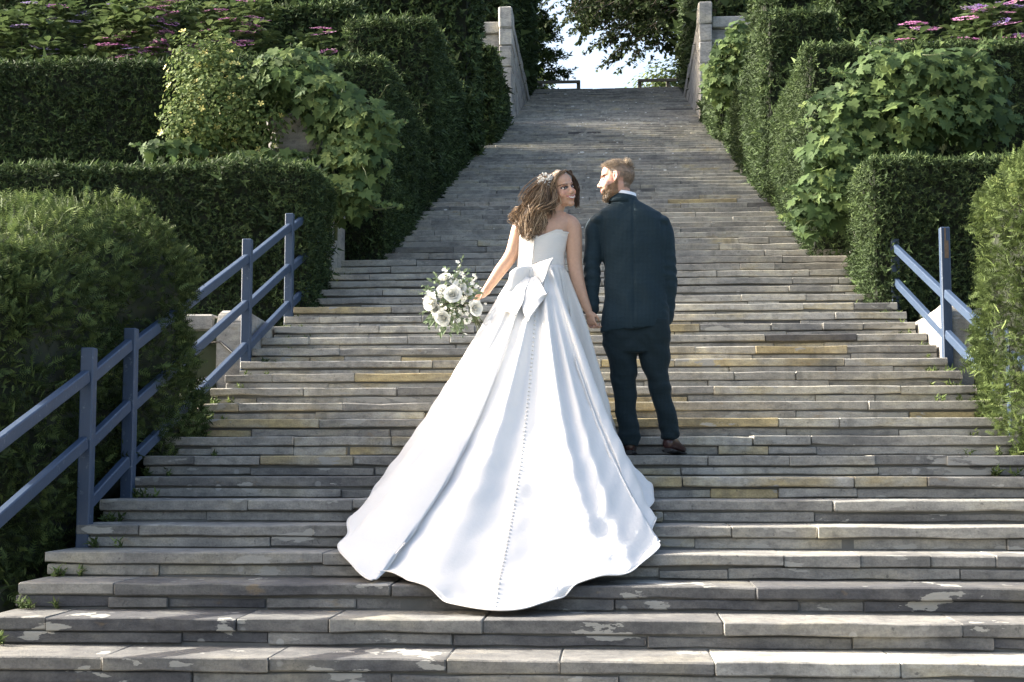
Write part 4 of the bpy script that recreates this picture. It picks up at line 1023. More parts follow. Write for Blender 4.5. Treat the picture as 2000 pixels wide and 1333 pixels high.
# ------------------------------------------------------------------ the groom
def groom():
    base = np.array([PG(1245, 600)[0], 9.12, HT * 7])
    t = thing('person', base, 'man in dark blue checked suit seen from behind, head turned left to the bride', 'person', 'couple on the stairs')
    hs = 1.10; HO = PG(1203, 353, .0); HRm = axes([-.985, .04, -.06], [.03, .10, 1.0])
    parts = head_parts(HO, HRm, hs, False)
    parts.append(tube([HO + HRm @ np.array([0, -.02, -.03]), PG(1213, 385, .01), PG(1218, 402, .01), PG(1222, 425, .0)], [.066, .062, .068, .085], 20, 3))
    parts.append(loft([ring(PG(1235, y), w * PXM, d, 24) for y, w, d in ((560, 46, .08), (500, 50, .085), (450, 52, .09), (432, 40, .07), (415, 26, .055))]))
    parts.append(tube([PG(1180, 440), PG(1160, 470), PG(1157, 540, -.01), PG(1156, 605, -.015)], [.035, .034, .032, .026], 14)); parts.append(tube([PG(1284, 440), PG(1302, 470), PG(1307, 540), PG(1304, 600, .03)], [.035, .034, .030, .026], 14))
    Mh = np.stack([nrm([-.75, -.55, -.1]), nrm([.05, -.12, -1.0]), nrm(np.cross([-.75, -.55, -.1], [.05, -.12, -1.0]))], 1)
    parts += hand_parts(PG(1155, 607, -.01), Mh, .62, 1.0)
    me = fuse('body', parts, .0041, 3, SKIN); V = get_co(me)
    L = ((V - HO) @ HRm) / hs; Nn = get_no(me)
    near = (np.abs(L) < .16).all(1)
    for k in (-1, 1):
        g = np.exp(-(((L[:, 0] - k * .031) / .015) ** 2 + ((L[:, 2] - .006) / .010) ** 2)) * (L[:, 1] > .03) * near
        V = V - (HRm[:, 1] * hs)[None] * (g * .008)[:, None]
        g = np.exp(-(((L[:, 1] + .002) / .010) ** 2 + ((L[:, 2] - .002) / .016) ** 2)) * (L[:, 0] * k > .070) * near           # hollow of the ear
        V = V - (HRm[:, 0] * hs * k)[None] * (g * .006)[:, None]
    put_co(me, V); n = len(V)
    col = np.tile(np.array([.46, .265, .20]), (n, 1))
    red = np.exp(-((L[:, 1] - .1) / .03) ** 2 - ((L[:, 2] + .02) / .05) ** 2) * near; col = col * (1 - .12 * red[:, None]) + np.array([.50, .24, .19]) * .12 * red[:, None]
    lip = near & (np.abs(L[:, 2] + .060) < .010) & (np.abs(L[:, 0]) < .026) & (L[:, 1] > .075); col[lip] = (.42, .17, .14)
    brow = near & (np.abs(L[:, 2] - .024) < .0045) & (np.abs(np.abs(L[:, 0]) - .032) < .022) & (L[:, 1] > .045); col[brow] = (.17, .09, .05)
    lash = near & (np.abs(L[:, 2] - .009) < .0035) & (np.abs(np.abs(L[:, 0]) - .031) < .014) & (L[:, 1] > .045); col[lash] = (.16, .08, .06)
    # short beard shadow on cheek and jaw, and clipped hair above the ear
    jaw = near & (L[:, 2] < np.interp(L[:, 1], [-.01, .03, .06, .085], [-.015, -.035, -.052, -.062])) & (L[:, 1] > -.012) & (L[:, 2] > -.125) & ~lip
    moust = near & (L[:, 1] > .06) & (L[:, 2] < -.040) & (L[:, 2] > -.055) & (np.abs(L[:, 0]) < .034)
    bd = jaw | moust; col[bd] = (.21, .115, .06)
    scalp = near & (hairline(L) > 0); col[scalp] = (.27, .19, .135)
    set_color(me, col); link('body', me, t)
    for k in (-1, 1): eye_obj(t, HO + HRm @ (np.array([k * .031, .066, .005]) * hs), HRm[:, 1] + HRm[:, 0] * .05, .0115 * hs, (.06, .10, .13), HRm, .22, -.35, (.40, .215, .16), (.10, .05, .04))
    # hair on the head: short at the sides, longer brushed forward on top
    V = get_co(me); Nn = get_no(me); idx = np.where(scalp)[0]; idx = PR.choice(idx, 5200); l = L[idx]; top = sm(l[:, 2], .045, .10) 
    ln = (.009 + .026 * top) * PR.uniform(.7, 1.2, len(idx)); fw = HRm[:, 1]
    d = nrm(Nn[idx] * (.22 + .30 * top)[:, None] + fw[None] * (.1 + .75 * top * (l[:, 1] > -.06))[:, None] - HRm[:, 2][None] * (.75 * (1 - top))[:, None] + PR.normal(0, .16, (len(idx), 3)))
    d2 = nrm(d + fw[None] * .35 * top[:, None] - Nn[idx] * .25)
    S = np.stack([V[idx] - Nn[idx] * .003, V[idx] + d * (ln * .5)[:, None], V[idx] + d * (ln * .55)[:, None] + d2 * (ln * .5)[:, None]], 1)
    link('hair', hair_mesh('hair', S, np.full(len(idx), .0016), GHAIR, np.clip(PR.beta(2, 2, len(idx)) * .6 + .35 * top, 0, 1)), t)
    idx = PR.choice(np.where(bd & (np.abs(V - HO).max(1) < .2))[0], 4200); l = L[idx]; chin = sm(-l[:, 2], .06, .11) * sm(l[:, 1], .02, .07)
    ln = (.004 + .013 * chin) * PR.uniform(.6, 1.2, len(idx)); d = nrm(Nn[idx] * .5 - HRm[:, 2][None] * .75 + PR.normal(0, .25, (len(idx), 3)))
    S = np.stack([V[idx] - Nn[idx] * .002, V[idx] + d * (ln * .5)[:, None], V[idx] + nrm(d - HRm[:, 2] * .3) * ln[:, None]], 1)
    link('beard', hair_mesh('beard', S, np.full(len(idx), .0015), BEARD, PR.beta(2, 2, len(idx))), t)
    # jacket
    rows = [(645, 1172, 1307, .125, 1.0), (620, 1175, 1306, .128, 1.0), (590, 1178, 1304, .126, 1.0), (555, 1180, 1302, .122, 1.0), (520, 1178, 1302, .120, 1), (485, 1174, 1304, .128, 1), (455, 1168, 1305, .132, 1), (432, 1160, 1302, .122, 1), (417, 1166, 1292, .108, 1), (405, 1182, 1272, .092, 1), (393, 1194, 1250, .076, 1), (384, 1197, 1243, .068, 1)]
    R = []
    for py, xl, xr, dp, _ in rows:
        c = PG((xl + xr) / 2, py, .0 if py < 600 else -.005); tl = .055 if py > 580 else 0.0
        R.append(ring(c, (xr - xl) / 2 * PXM, dp, 40, 2.35, .085 * max(0, (py - 560) / 85)))
    parts = [loft(R), ellip(PG(1172, 432), (.062, .085, .042)), ellip(PG(1290, 434), (.062, .085, .042))]
    parts.append(tube([PG(1167, 431), PG(1160, 455), PG(1158, 500), PG(1156, 545, -.01), PG(1157, 580, -.015), PG(1156, 606, -.02)], np.array([15, 18, 17.5, 16.5, 15, 13]) * PXM, 22, 4))
    parts.append(tube([PG(1293, 433), PG(1300, 455), PG(1304, 500), PG(1307, 540, .0), PG(1306, 585, .02), PG(1301, 625, .05)], np.array([14, 17, 16.5, 15.5, 14.5, 13]) * PXM, 22, 4))
    me = fuse('jacket', parts, .0070, 5, SUIT)
    folds(me, .0046, 19, 12, 1.7, -1, 2.75); V = get_co(me); Nn = get_no(me)
    cx = PG(1237, 520)[0]; seam = np.exp(-((V[:, 0] - cx) / .007) ** 2) * (V[:, 1] < YG); V = V - Nn * (seam * .004)[:, None]
    ax = np.minimum(np.abs(V[:, 0] - PG(1178, 500)[0]), np.abs(V[:, 0] - PG(1292, 500)[0])); arm = np.exp(-(ax / .012) ** 2) * (V[:, 1] < YG) * sm(V[:, 2], 1.85, 2.1) * (1 - sm(V[:, 2], 2.38, 2.46)); V = V - Nn * (arm * .007)[:, None]
    armw = sm(np.abs(V[:, 0] - cx), .17, .20); bend = np.exp(-((V[:, 2] - PG(1160, 535)[2]) / .11) ** 2) + .7 * np.exp(-((V[:, 2] - PG(1160, 600)[2]) / .05) ** 2)
    V = V + Nn * (armw * bend * .0045 * np.sin(V[:, 2] * 95 + V[:, 1] * 30 + 2 * np.sin(V[:, 1] * 22)))[:, None]
    low = np.exp(-((V[:, 2] - PG(1240, 600)[2]) / .10) ** 2) * (1 - armw); V = V + Nn * (low * .005 * np.sin(V[:, 0] * 42 + V[:, 2] * 12))[:, None]
    put_co(me, V); jk = link('jacket', me, t)
    col_c = PG(1219, 385, .005)
    a = np.linspace(0, 2 * PI, 40, endpoint=False)
    def collar(r0, z0, r1, z1, th, nm, mat, par, open_=0.0):
        V, Fa = [], []; n = len(a)
        for rr, zz in ((r0, z0), (r1, z1), (r1 - th, z1 - .002), (r0 - th, z0)):
            for k in a: V.append((col_c[0] + rr * math.cos(k) * 1.05 + .10 * zz, col_c[1] + rr * math.sin(k) * .95, col_c[2] + zz - .012 * math.cos(k) - .03 * max(0, math.sin(k))))
        for j in range(4):
            for k in range(n): Fa.append((j * n + k, j * n + (k + 1) % n, ((j + 1) % 4) * n + (k + 1) % n, ((j + 1) % 4) * n + k))
        return link(nm, py_mesh(nm, V, Fa, mat, True), par)
    collar(.098, -.045, .075, .010, .010, 'collar', SUIT, jk)
    collar(.078, -.03, .071, .030, .006, 'shirt_collar', LINEN, t)
    # trousers
    def leg(rows, lean):
        R = []
        for i, (py, xl, xr) in enumerate(rows): R.append(ring(PG((xl + xr) / 2, py, lean[i]), (xr - xl) / 2 * PXM, max(.062, (xr - xl) / 2 * PXM * .98), 30, 2.2))
        return loft(R)
    parts = [leg([(625, 1174, 1246), (660, 1177, 1246), (690, 1183, 1244), (740, 1194, 1243), (790, 1201, 1242), (825, 1206, 1247), (850, 1209, 1252), (862, 1210, 1250), (871, 1212, 1245)], [0, 0, 0, 0, -.01, -.02, -.03, -.035, -.03]),
             leg([(625, 1236, 1307), (660, 1240, 1310), (690, 1247, 1311), (720, 1254, 1307), (750, 1264, 1309), (790, 1276, 1316), (825, 1284, 1324), (845, 1289, 1327), (857, 1292, 1325)], [0, 0, 0, -.01, -.02, -.02, -.02, -.02, -.01]),
             loft([ring(PG(1241, y), w * PXM, .11, 30, 2.3) for y, w in ((600, 60), (640, 66), (672, 64), (690, 56))])]
    me = fuse('trousers', parts, .007, 4, TROUS); folds(me, .0060, 26, 16, .6, .9, 1.75)
    V, Nn = get_co(me), get_no(me); zz = V[:, 2] - HT * 7; br = np.exp(-((zz - .13) / .07) ** 2) + .8 * np.exp(-((zz - .48) / .07) ** 2) + .6 * np.exp(-((zz - .74) / .05) ** 2)
    V = V + Nn * (br * .0035 * np.sin(zz * 80 + V[:, 0] * 38 + 2.2 * np.sin(V[:, 0] * 30)))[:, None]; put_co(me, V); link('trousers', me, t)
    for (hx, hy, dv, nm) in ((1229, 884, (.02, 1.0), 'shoe'), (1304, 884, (.36, .93), 'shoe')):
        h = PG(hx, hy, -.05); h[2] = HT * 7 + .004; d = nrm([dv[0], dv[1], 0]); s = np.array([d[1], -d[0], 0]); lift = .0 if hx < 1250 else .012
        def sec(u, w, zb, zt): 
            q = np.linspace(0, 2 * PI, 20, endpoint=False); return np.array([h + d * u + s * w * np.sign(math.cos(k)) * abs(math.cos(k)) ** .8 + np.array([0, 0, zb + (zt - zb) * (.5 + .5 * math.sin(k)) + lift * max(0, 1 - u / .2)]) for k in q])
        V, Fa = loft([sec(-.012, .020, .03, .075), sec(0, .034, .022, .095), sec(.05, .038, .022, .115), sec(.12, .040, .018, .105), sec(.18, .047, .015, .072), sec(.24, .044, .015, .058), sec(.285, .028, .016, .045), sec(.30, .012, .02, .035)])
        so = link('shoe', py_mesh('shoe', V, Fa, SHOE, True), t)
        V, Fa = merge([loft([sec(-.014, .022, .0, .03), sec(0, .037, .0, .03), sec(.055, .040, .0, .028), sec(.06, .040, .0, .028)]), loft([sec(.061, .040, .014, .024), sec(.18, .050, .002, .018), sec(.25, .046, .004, .018), sec(.302, .018, .01, .022)])])
        link('sole', py_mesh('sole', V, Fa, SOLE, False), so)
    return t
def hairline(L):
    """> 0 on the part of the head that carries the man's hair (head axes, unit head)"""
    front = np.interp(L[:, 2], [-.03, .02, .05, .075, .10, .13], [-.012, .012, .030, .050, .062, .075])
    return np.where((L[:, 2] > -.055) & (L[:, 1] < front) & ~((np.abs(L[:, 0]) > .068) & (L[:, 1] > -.028) & (L[:, 2] < .034)) & ~((L[:, 2] < .0) & (L[:, 1] > -.045)), 1.0, -1.0)
groom()

# ------------------------------------------------------------------ the bride
WC = PB(1056, 525, -.02)                       # waist centre
def bride():
    base = np.array([WC[0], 9.12, HT * 7])
    t = thing('person', base, 'bride in white strapless gown with long train, smiling back over her shoulder', 'person', 'couple on the stairs')
    hs = 1.03; HO = PB(1096, 371, -.02); HRm = axes([.67, -.74, .02], [-.34, -.02, .94])
    parts = head_parts(HO, HRm, hs, True)
    parts.append(tube([HO + HRm @ np.array([0, -.025, -.04]), PB(1088, 404, .0), PB(1080, 421, .005), PB(1072, 440, .01)], [.052, .050, .058, .075], 20, 3))
    rows = [(530, 1056, 44, .105), (500, 1057, 43, .105), (475, 1060, 46, .110), (455, 1063, 50, .108), (438, 1066, 53, .092), (426, 1070, 46, .072), (416, 1076, 30, .056)]
    parts.append(loft([ring(PB(cx, py), w * PXM, d, 32, 2.2) for py, cx, w, d in rows]))
    parts.append(tube([PB(1108, 432), PB(1118, 445), PB(1121, 480), PB(1123, 518), PB(1130, 556, -.01), PB(1141, 588, -.015), PB(1149, 608, -.015)], np.array([15, 17.5, 16.5, 14.8, 13, 10, 8]) * PXM, 20))
    parts.append(tube([PB(1027, 433), PB(1016, 446), PB(1008, 472), PB(998, 500), PB(976, 530, -.01), PB(958, 556, -.02), PB(946, 572, -.03)], np.array([15, 16.5, 15, 13.6, 12, 9.5, 7.5]) * PXM, 20))
    parts.append(tube([PB(1056, 520), PB(1056, 575)], [.12, .13], 16))
    Mh = np.stack([nrm([.75, -.6, .1]), nrm([.28, -.05, -.95]), nrm(np.cross([.75, -.6, .1], [.28, -.05, -.95]))], 1)
    parts += hand_parts(PB(1149, 608, -.015), Mh, .55, .93, 1)
    Mh = np.stack([nrm([.45, -.55, .7]), nrm([-.72, -.35, -.55]), nrm(np.cross([.45, -.55, .7], [-.72, -.35, -.55]))], 1)
    parts += hand_parts(PB(946, 573, -.03), Mh, .62, .93, 1)
    me = fuse('body', parts, .0040, 3, SKIN); V = get_co(me); L = ((V - HO) @ HRm) / hs; near = (np.abs(L) < .16).all(1)
    for k in (-1, 1):
        g = np.exp(-(((L[:, 0] - k * .030) / .014) ** 2 + ((L[:, 2] - .004) / .010) ** 2)) * (L[:, 1] > .03) * near; V = V - (HRm[:, 1] * hs)[None] * (g * .008)[:, None]
    # spine furrow and shoulder blades
    bx = PB(1064, 440)[0]; bk = (V[:, 1] < YB - .03) & ~near; V[:, 1] += np.where(bk, .007 * np.exp(-((V[:, 0] - bx) / .014) ** 2) - .006 * np.exp(-((np.abs(V[:, 0] - bx) - .085) / .04) ** 2 - ((V[:, 2] - 2.37) / .06) ** 2), 0)
    put_co(me, V); n = len(V); col = np.tile(np.array([.47, .29, .20]), (n, 1))
    cheek = np.exp(-((np.abs(L[:, 0]) - .042) / .022) ** 2 - ((L[:, 2] + .025) / .022) ** 2) * (L[:, 1] > .02) * near; col = col * (1 - .5 * cheek[:, None]) + np.array([.50, .20, .15]) * .5 * cheek[:, None]
    zl = L[:, 2] + .064 - 14 * L[:, 0] ** 2
    lip = near & (np.abs(zl) < .0120 - 5 * L[:, 0] ** 2) & (np.abs(L[:, 0]) < .034) & (L[:, 1] > .055); col[lip] = (.36, .135, .11)
    teeth = near & (np.abs(zl) < .0052 - 5 * L[:, 0] ** 2) & (np.abs(L[:, 0]) < .026) & (L[:, 1] > .055); col[teeth] = (.66, .63, .58)
    ex = (np.abs(L[:, 0]) - .030); ez = L[:, 2] - .005
    shade = near & (L[:, 1] > .035) & ((ex / .021) ** 2 + ((ez - .003) / .012) ** 2 < 1); col[shade] = (.24, .12, .08)
    lash = near & (L[:, 1] > .035) & ((ex / .019) ** 2 + ((ez - .001) / .0088) ** 2 < 1); col[lash] = (.02, .014, .012)
    brow = near & (L[:, 1] > .03) & (np.abs(L[:, 2] - (.0265 - 9 * (np.abs(L[:, 0]) - .036) ** 2)) < .0030) & (np.abs(L[:, 0]) > .013) & (np.abs(L[:, 0]) < .056); col[brow] = (.075, .043, .03)
    scalp = near & (L[:, 1] < np.interp(L[:, 2], [-.12, -.02, .03, .07, .10, .14], [-.06, -.02, .012, .036, .052, .07])) & (L[:, 2] > -.09); col[scalp] = (.06, .035, .02)
    set_color(me, col); link('body', me, t)
    for k in (-1, 1): eye_obj(t, HO + HRm @ (np.array([k * .0305, .0645, .003]) * hs), nrm([.30, -1.0, .06]), .0122 * hs, (.035, .02, .011), HRm, .30, -.42, (.20, .105, .075), (.012, .008, .007))
    # ---- hair: a close cap, then locks drawn to the comb and falling down the back
    H = lambda p: HO + HRm @ (np.array(p) * hs)
    V = get_co(me); Nn = get_no(me); idx = np.where(scalp)[0]
    comb = PB(1066, 357, -.06)
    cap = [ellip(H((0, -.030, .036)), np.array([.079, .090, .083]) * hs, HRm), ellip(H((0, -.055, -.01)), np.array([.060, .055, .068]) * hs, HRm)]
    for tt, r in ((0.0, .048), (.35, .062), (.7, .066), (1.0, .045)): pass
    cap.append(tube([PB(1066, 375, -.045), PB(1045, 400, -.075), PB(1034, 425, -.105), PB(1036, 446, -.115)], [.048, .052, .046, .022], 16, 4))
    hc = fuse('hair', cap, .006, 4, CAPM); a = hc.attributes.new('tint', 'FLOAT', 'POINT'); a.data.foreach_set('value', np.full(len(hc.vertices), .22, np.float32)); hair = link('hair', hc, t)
    S, TT, RR = [], [], []
    m = 24; u = np.linspace(0, 1, m)
    def lock(P, wav, wl, ph, w2, tint, r):
        q = catmull(np.array(P), u * (len(P) - 1)); env = sm(u, .15, .5)
        q = q + np.stack([np.sin(u * wl + ph), .6 * np.cos(u * wl * .9 + ph), .3 * np.sin(u * wl * 1.3 + ph)], 1) * (wav * env)[:, None]
        for _ in range(w2):
            S.append(q + PR.normal(0, .0055, 3) * (0.5 + env[:, None]) + np.stack([np.sin(u * wl + ph + PR.normal(0, .5)), np.zeros(m), np.zeros(m)], 1) * (.003 * env)[:, None]); TT.append(np.clip(tint + PR.normal(0, .18), 0, 1)); RR.append(r * PR.uniform(.6, 1.2))
    for i in range(125):                                       # swept back over the skull from the hairline to the comb, then down
        s = PR.uniform(-1, 1); z = PR.uniform(0, 1)
        f0 = H((s * .072, .050 - .045 * abs(s) ** 1.6 + PR.normal(0, .004), .098 - .055 * abs(s) ** 1.5))
        f1 = H((s * .078, .0 - .015 * abs(s), .118 - .060 * abs(s) ** 1.6)); f2 = H((s * .068 - .004, -.062, .100 - .060 * abs(s))); c = comb + PR.normal(0, .012, 3) + np.array([0, -.008, .01])
        e1 = PB(1050 + PR.normal(0, 13), 392 + PR.normal(0, 5), -.10 + PR.normal(0, .015)); ex = PR.uniform(-1, 1)
        e2 = PB(1036 + ex * 19, 420, -.135 + .05 * abs(ex)); e3 = PB(1035 + ex * 21 + PR.normal(0, 2), 446 + PR.uniform(-6, 14) - 8 * abs(ex), -.14 + .06 * abs(ex)); e4 = e3 + np.array([PR.normal(0, .012), PR.normal(0, .01), -.035])
        lock([f0, f1, f2, c, e1, e2, e3, e4], PR.uniform(.005, .012), PR.uniform(14, 21), PR.uniform(0, 6), 5, PR.uniform(.15, .75) + .1 * (s < -.2), .0028)
    for i in range(105):                                        # the loose fall: from behind the near temple and from the nape
        s = PR.uniform(0, 1)
        f0 = H((.074, .028 - .09 * s, .055 - .03 * s)); f1 = H((.088, -.005 - .08 * s, .005 + .02 * PR.normal())); f2 = H((.085, -.03 - .07 * s, -.055))
        ex = PR.uniform(-1, 1); e1 = PB(1062 - 18 * s + PR.normal(0, 5), 408, -.12 + .02 * PR.normal()); e2 = PB(1044 + ex * 23, 430 + PR.normal(0, 4), -.145 + .05 * abs(ex)); e3 = PB(1040 + ex * 24, 455 + PR.uniform(-14, 9) - 10 * abs(ex), -.14 + .05 * abs(ex))
        lock([f0, f1, f2, e1, e2, e3], PR.uniform(.006, .014), PR.uniform(10, 16), PR.uniform(0, 6), 5, PR.uniform(.2, .95), .0028)
    for i in range(26):                                        # curls out to the left shoulder
        e0 = PB(1050 + PR.normal(0, 8), 388, -.08); e1 = PB(1030 + PR.normal(0, 5), 402 + PR.normal(0, 4), -.09); e2 = PB(1014 + PR.normal(0, 5), 416 + PR.normal(0, 5), -.07); e3 = PB(1009 + PR.normal(0, 5), 428 + PR.normal(0, 5), -.06); e4 = PB(1018 + PR.normal(0, 5), 440, -.08)
        lock([e0, e1, e2, e3, e4], .008, 16, PR.uniform(0, 6), 5, PR.uniform(.35, .95), .0022)
    for i in range(28):                                        # far side: dark hair framing the face, one end showing under the chin
        s = PR.uniform(-1, 1); f0 = H((-.040 + .02 * s, .062, .100)); f1 = H((-.074, .055 + .006 * s, .055)); f2 = H((-.084, .046 + .006 * s, .0)); f3 = H((-.082, .036, -.055)); f4 = H((-.066, .038, -.115 + .012 * s)); 
        lock([f0, f1, f2, f3, f4], .004, 10, PR.uniform(0, 6), 5, PR.uniform(.0, .3), .0024)
    for i in range(30):                                        # near side front: from the parting past the temple
        s = PR.uniform(0, 1); f0 = H((-.02 + .05 * s, .066 - .01 * s, .108)); f1 = H((.052, .054 - .012 * s, .085)); f2 = H((.078, .030 - .02 * s, .040)); f3 = H((.086, .008 - .02 * s, -.01)); f4 = H((.084, -.012 - .02 * s, -.06)); f5 = PB(1072 + PR.normal(0, 4), 415 + PR.normal(0, 6), -.10)
        lock([f0, f1, f2, f3, f4, f5], .005, 12, PR.uniform(0, 6), 6, PR.uniform(.25, .8), .0027)
    hm = hair_mesh('strands', np.array(S), np.array(RR), BHAIR, np.array(TT), .5); link('strands', hm, hair)
    # ---- comb of pearls and leaves
    V, Fa = [], []
    for i in range(110):
        a = PR.uniform(0, 2 * PI); q = PR.uniform(0, 1) ** .6; c = comb + np.array([-.006, -.032, .004]) + np.array([.040 * q * math.cos(a) + .006, -.016 * (1 - q), .050 * q * math.sin(a)]); d = nrm([math.cos(a), -.4, math.sin(a)])
        l = PR.uniform(.008, .018); r = .0035; v, f = tube([c, c + d * l], [r, r * .6], 6, 1); b = len(V); V += v; Fa += [tuple(b + k for k in g) for g in f]
    cb = link('hair_comb', py_mesh('hair_comb', V, Fa, plain_mat('pearl', (.80, .78, .73), .25), True), t); cb['label'] = 'white pearl hair comb'
    gown(t)
    return t

HEM_PX = [(832, 878), (790, 918), (737, 946), (712, 985), (682, 1022), (681, 1052), (661, 1076), (688, 1108), (724, 1134), (745, 1117), (778, 1128), (825, 1152), (885, 1172), (955, 1184), (1020, 1182), (1075, 1164), (1120, 1150), (1172, 1139), (1213, 1131), (1250, 1107), (1291, 1070), (1270, 1048), (1276, 1022), (1262, 1003), (1277, 982), (1270, 952), (1246, 926), (1216, 916), (1186, 914), (1190, 900), (1198, 884)]
def gown(t):
    dress = thing_child('gown', t)
    # bodice: strapless, dipping to a V at the back, finely gathered across
    rows = [(532, 1056, 46.5, .112), (500, 1057, 45.0, .112), (475, 1060, 47.5, .116), (455, 1063, 51.0, .115), (440, 1066, 54, .105)]
    pr = np.array(rows); na, nv = 96, 44; V, Fa = [], []
    A = np.linspace(0, 2 * PI, na, endpoint=False)
    for j in range(nv + 1):
        for a in A:
            back = max(0.0, -math.sin(a)); xx = math.cos(a)
            topb = 468 - 13.5 * min(1, abs(xx - (-.12)) / .55) ** 1.0 + (3 if xx > .7 else 0)
            top = topb if math.sin(a) < 0 else 446
            py = 534 + (top - 534) * j / nv
            cx, w, d = (np.interp(-py, -pr[:, 0], pr[:, k]) for k in (1, 2, 3)); c = PB(cx, py)
            pl = .0016 * math.sin(py * 1.25 + 1.2 * xx) * (1 if xx > -.12 else .3) + (.004 if j >= nv - 1 else 0)
            e = 2 / 2.2; V.append((c[0] + (w * PXM + .004 + pl) * np.sign(xx) * abs(xx) ** e, c[1] + (d + .004 + pl) * np.sign(math.sin(a)) * abs(math.sin(a)) ** e, c[2]))
    for j in range(nv):
        for k in range(na): q = j * na + k; q2 = j * na + (k + 1) % na; Fa.append((q, q2, q2 + na, q + na))
    bod = link('bodice', py_mesh('bodice', V, Fa, SATIN, True), dress); so = bod.modifiers.new('thickness', 'SOLIDIFY'); so.thickness = .005
    # skirt and train
    hem = [on_slope(*p) + [0, 0, .012] for p in HEM_PX]
    far = [np.array([.03, 9.25, 0]), np.array([-.05, 9.58, 0]), np.array([-.3, 9.8, 0]), np.array([-.65, 9.8, 0]), np.array([-.95, 9.6, 0]), np.array([-1.12, 9.28, 0])]
    for f in far: f[2] = nose_z(f[1]) + .02
    hem = np.array(hem + far); nh = 380; hp = catmull(hem, np.linspace(0, len(hem), nh, endpoint=False), True)
    ang = np.unwrap(np.arctan2(hp[:, 1] - WC[1], hp[:, 0] - WC[0])); ang = np.maximum.accumulate(ang)
    k = np.ones(25) / 25; pad = np.concatenate([ang[-30:] - 2 * PI, ang, ang[:30] + 2 * PI]); ang = np.convolve(pad, k, 'same')[30:-30]
    W = np.stack([WC[0] + .150 * np.cos(ang), WC[1] + .112 * np.sin(ang), np.full(nh, WC[2] + .008)], 1)
    nt_ = 100; T = np.linspace(0, 1, nt_) ** 1.1
    hor = hp - W; dist = np.linalg.norm(hor[:, :2], axis=1)
    fr = np.interp(dist, [.3, .8, 2.2], [.62, .52, .36]); C1 = W + hor * fr[:, None]
    zs = nose_z(C1[:, 1]) + .02; C1[:, 2] = np.where(dist > .9, zs + np.interp(dist, [.9, 2.2], [.45, .10]), W[:, 2] + (hp[:, 2] - W[:, 2]) * np.interp(dist, [.3, .9], [.50, .58]))
    wR = (sm(ang, -1.15, -.80) * (1 - sm(ang, -.25, .0)))[:, None]
    alt = W + hor * .24; alt[:, 2] = nose_z(alt[:, 1]) + .16; C1 = C1 * (1 - wR) + alt * wR
    C1[:, :2] += (np.stack([np.cos(ang), np.sin(ang)], 1) * .02 * (dist < 1.0)[:, None])
    t_ = T[None, :, None]; B = W[:, None] * (1 - t_) ** 2 + 2 * C1[:, None] * t_ * (1 - t_) + hp[:, None] * t_ ** 2       # (nh, nt, 3)
    du = np.roll(B, -1, 0) - np.roll(B, 1, 0); dv = np.gradient(B, axis=1); Nn = nrm(np.cross(du, dv)); Nn = np.where((Nn * np.stack([np.cos(ang), np.sin(ang), np.full(nh, .3)], 1)[:, None]).sum(2, keepdims=True) < 0, -Nn, Nn)
    r = np.random.default_rng(9); a_ = ang[:, None]; f = np.zeros((nh, nt_))
    # soft godets, each with its own width, that open towards the floor
    for th, w, amp, drift in [(-2.95, .15, .030, .05), (-2.60, .15, .040, -.05), (-2.26, .12, .035, .05), (-2.0, .09, .035, -.03), (-1.74, .06, .045, -.06), (-1.56, .05, -.02, .0), (-1.42, .055, .040, .04), (-1.26, .05, .035, -.03), (-1.10, .06, .045, .03), (-.95, .045, .030, .0), (-.80, .06, .045, -.03), (-.62, .05, .035, .03), (-.45, .06, .045, 0), (-.25, .07, .04, 0), (-.02, .09, .04, 0)]:
        x = (a_ - th - drift * T[None]); x = (x + PI) % (2 * PI) - PI
        f += amp * (np.exp(-(x / w) ** 2) - .55 * np.exp(-((x - 1.7 * w) / w) ** 2) * (1 if amp > 0 else 0))
    env = sm(T, .0, .35) * (1 - .45 * sm(T, .72, 1.0)); env_d = np.interp(dist, [.4, 1.0, 2.2], [.55, .95, 1.0])
    gather = .010 * np.cos(a_ * 23 + 1.5 * np.sin(a_ * 3)) * ((1 - sm(T, .02, .45)) * sm(T, 0, .04))[None]
    crum = .004 * np.sin(a_ * 31 + T[None] * 23 + 2 * np.sin(a_ * 11)) * np.sin(T[None] * 41 + a_ * 13) * sm(T, .3, .6)[None] + .005 * np.sin(a_ * 9 + T[None] * 14 + np.sin(a_ * 4) * 2) * np.sin(T[None] * 22 + a_ * 6) * sm(T, .45, .7)[None]
    B = B + Nn * (f * env[None] * env_d[:, None] + gather + crum)[..., None]
    flo = nose_z(B[..., 1]) + .010; B[..., 2] = np.where(B[..., 2] < flo, flo + .25 * np.maximum(B[..., 2] - flo, -.03) * 0, B[..., 2])
    edge = sm(T, .90, 1.0)[None]; room = np.clip(nose_z(B[..., 1]) - step_z(B[..., 1]), 0, .10)
    for q in (1, 2, 3, 4): room = np.minimum(room, np.minimum(np.roll(room, q, 0), np.roll(room, -q, 0)))
    for _ in range(6): room = (np.roll(room, 1, 0) + 2 * room + np.roll(room, -1, 0)) / 4
    B[..., 2] -= room * edge * .6
    PXY = project(B.reshape(-1, 3))
    def on_skirt(px, py, out):
        d2 = (PXY[:, 0] - px) ** 2 + (PXY[:, 1] - py) ** 2; near = np.argsort(d2)[:12]; return at(px, py, B.reshape(-1, 3)[near, 1].min() - out)
    I = np.arange(nh); J = np.arange(nt_ - 1); q = (I[:, None] * nt_ + J[None]).ravel(); q2 = (((I + 1) % nh)[:, None] * nt_ + J[None]).ravel()
    Fa = np.stack([q, q + 1, q2 + 1, q2], 1); me = np_mesh('skirt', B.reshape(-1, 3), Fa, smooth=True, mat=SATIN); sk = link('skirt', me, dress)
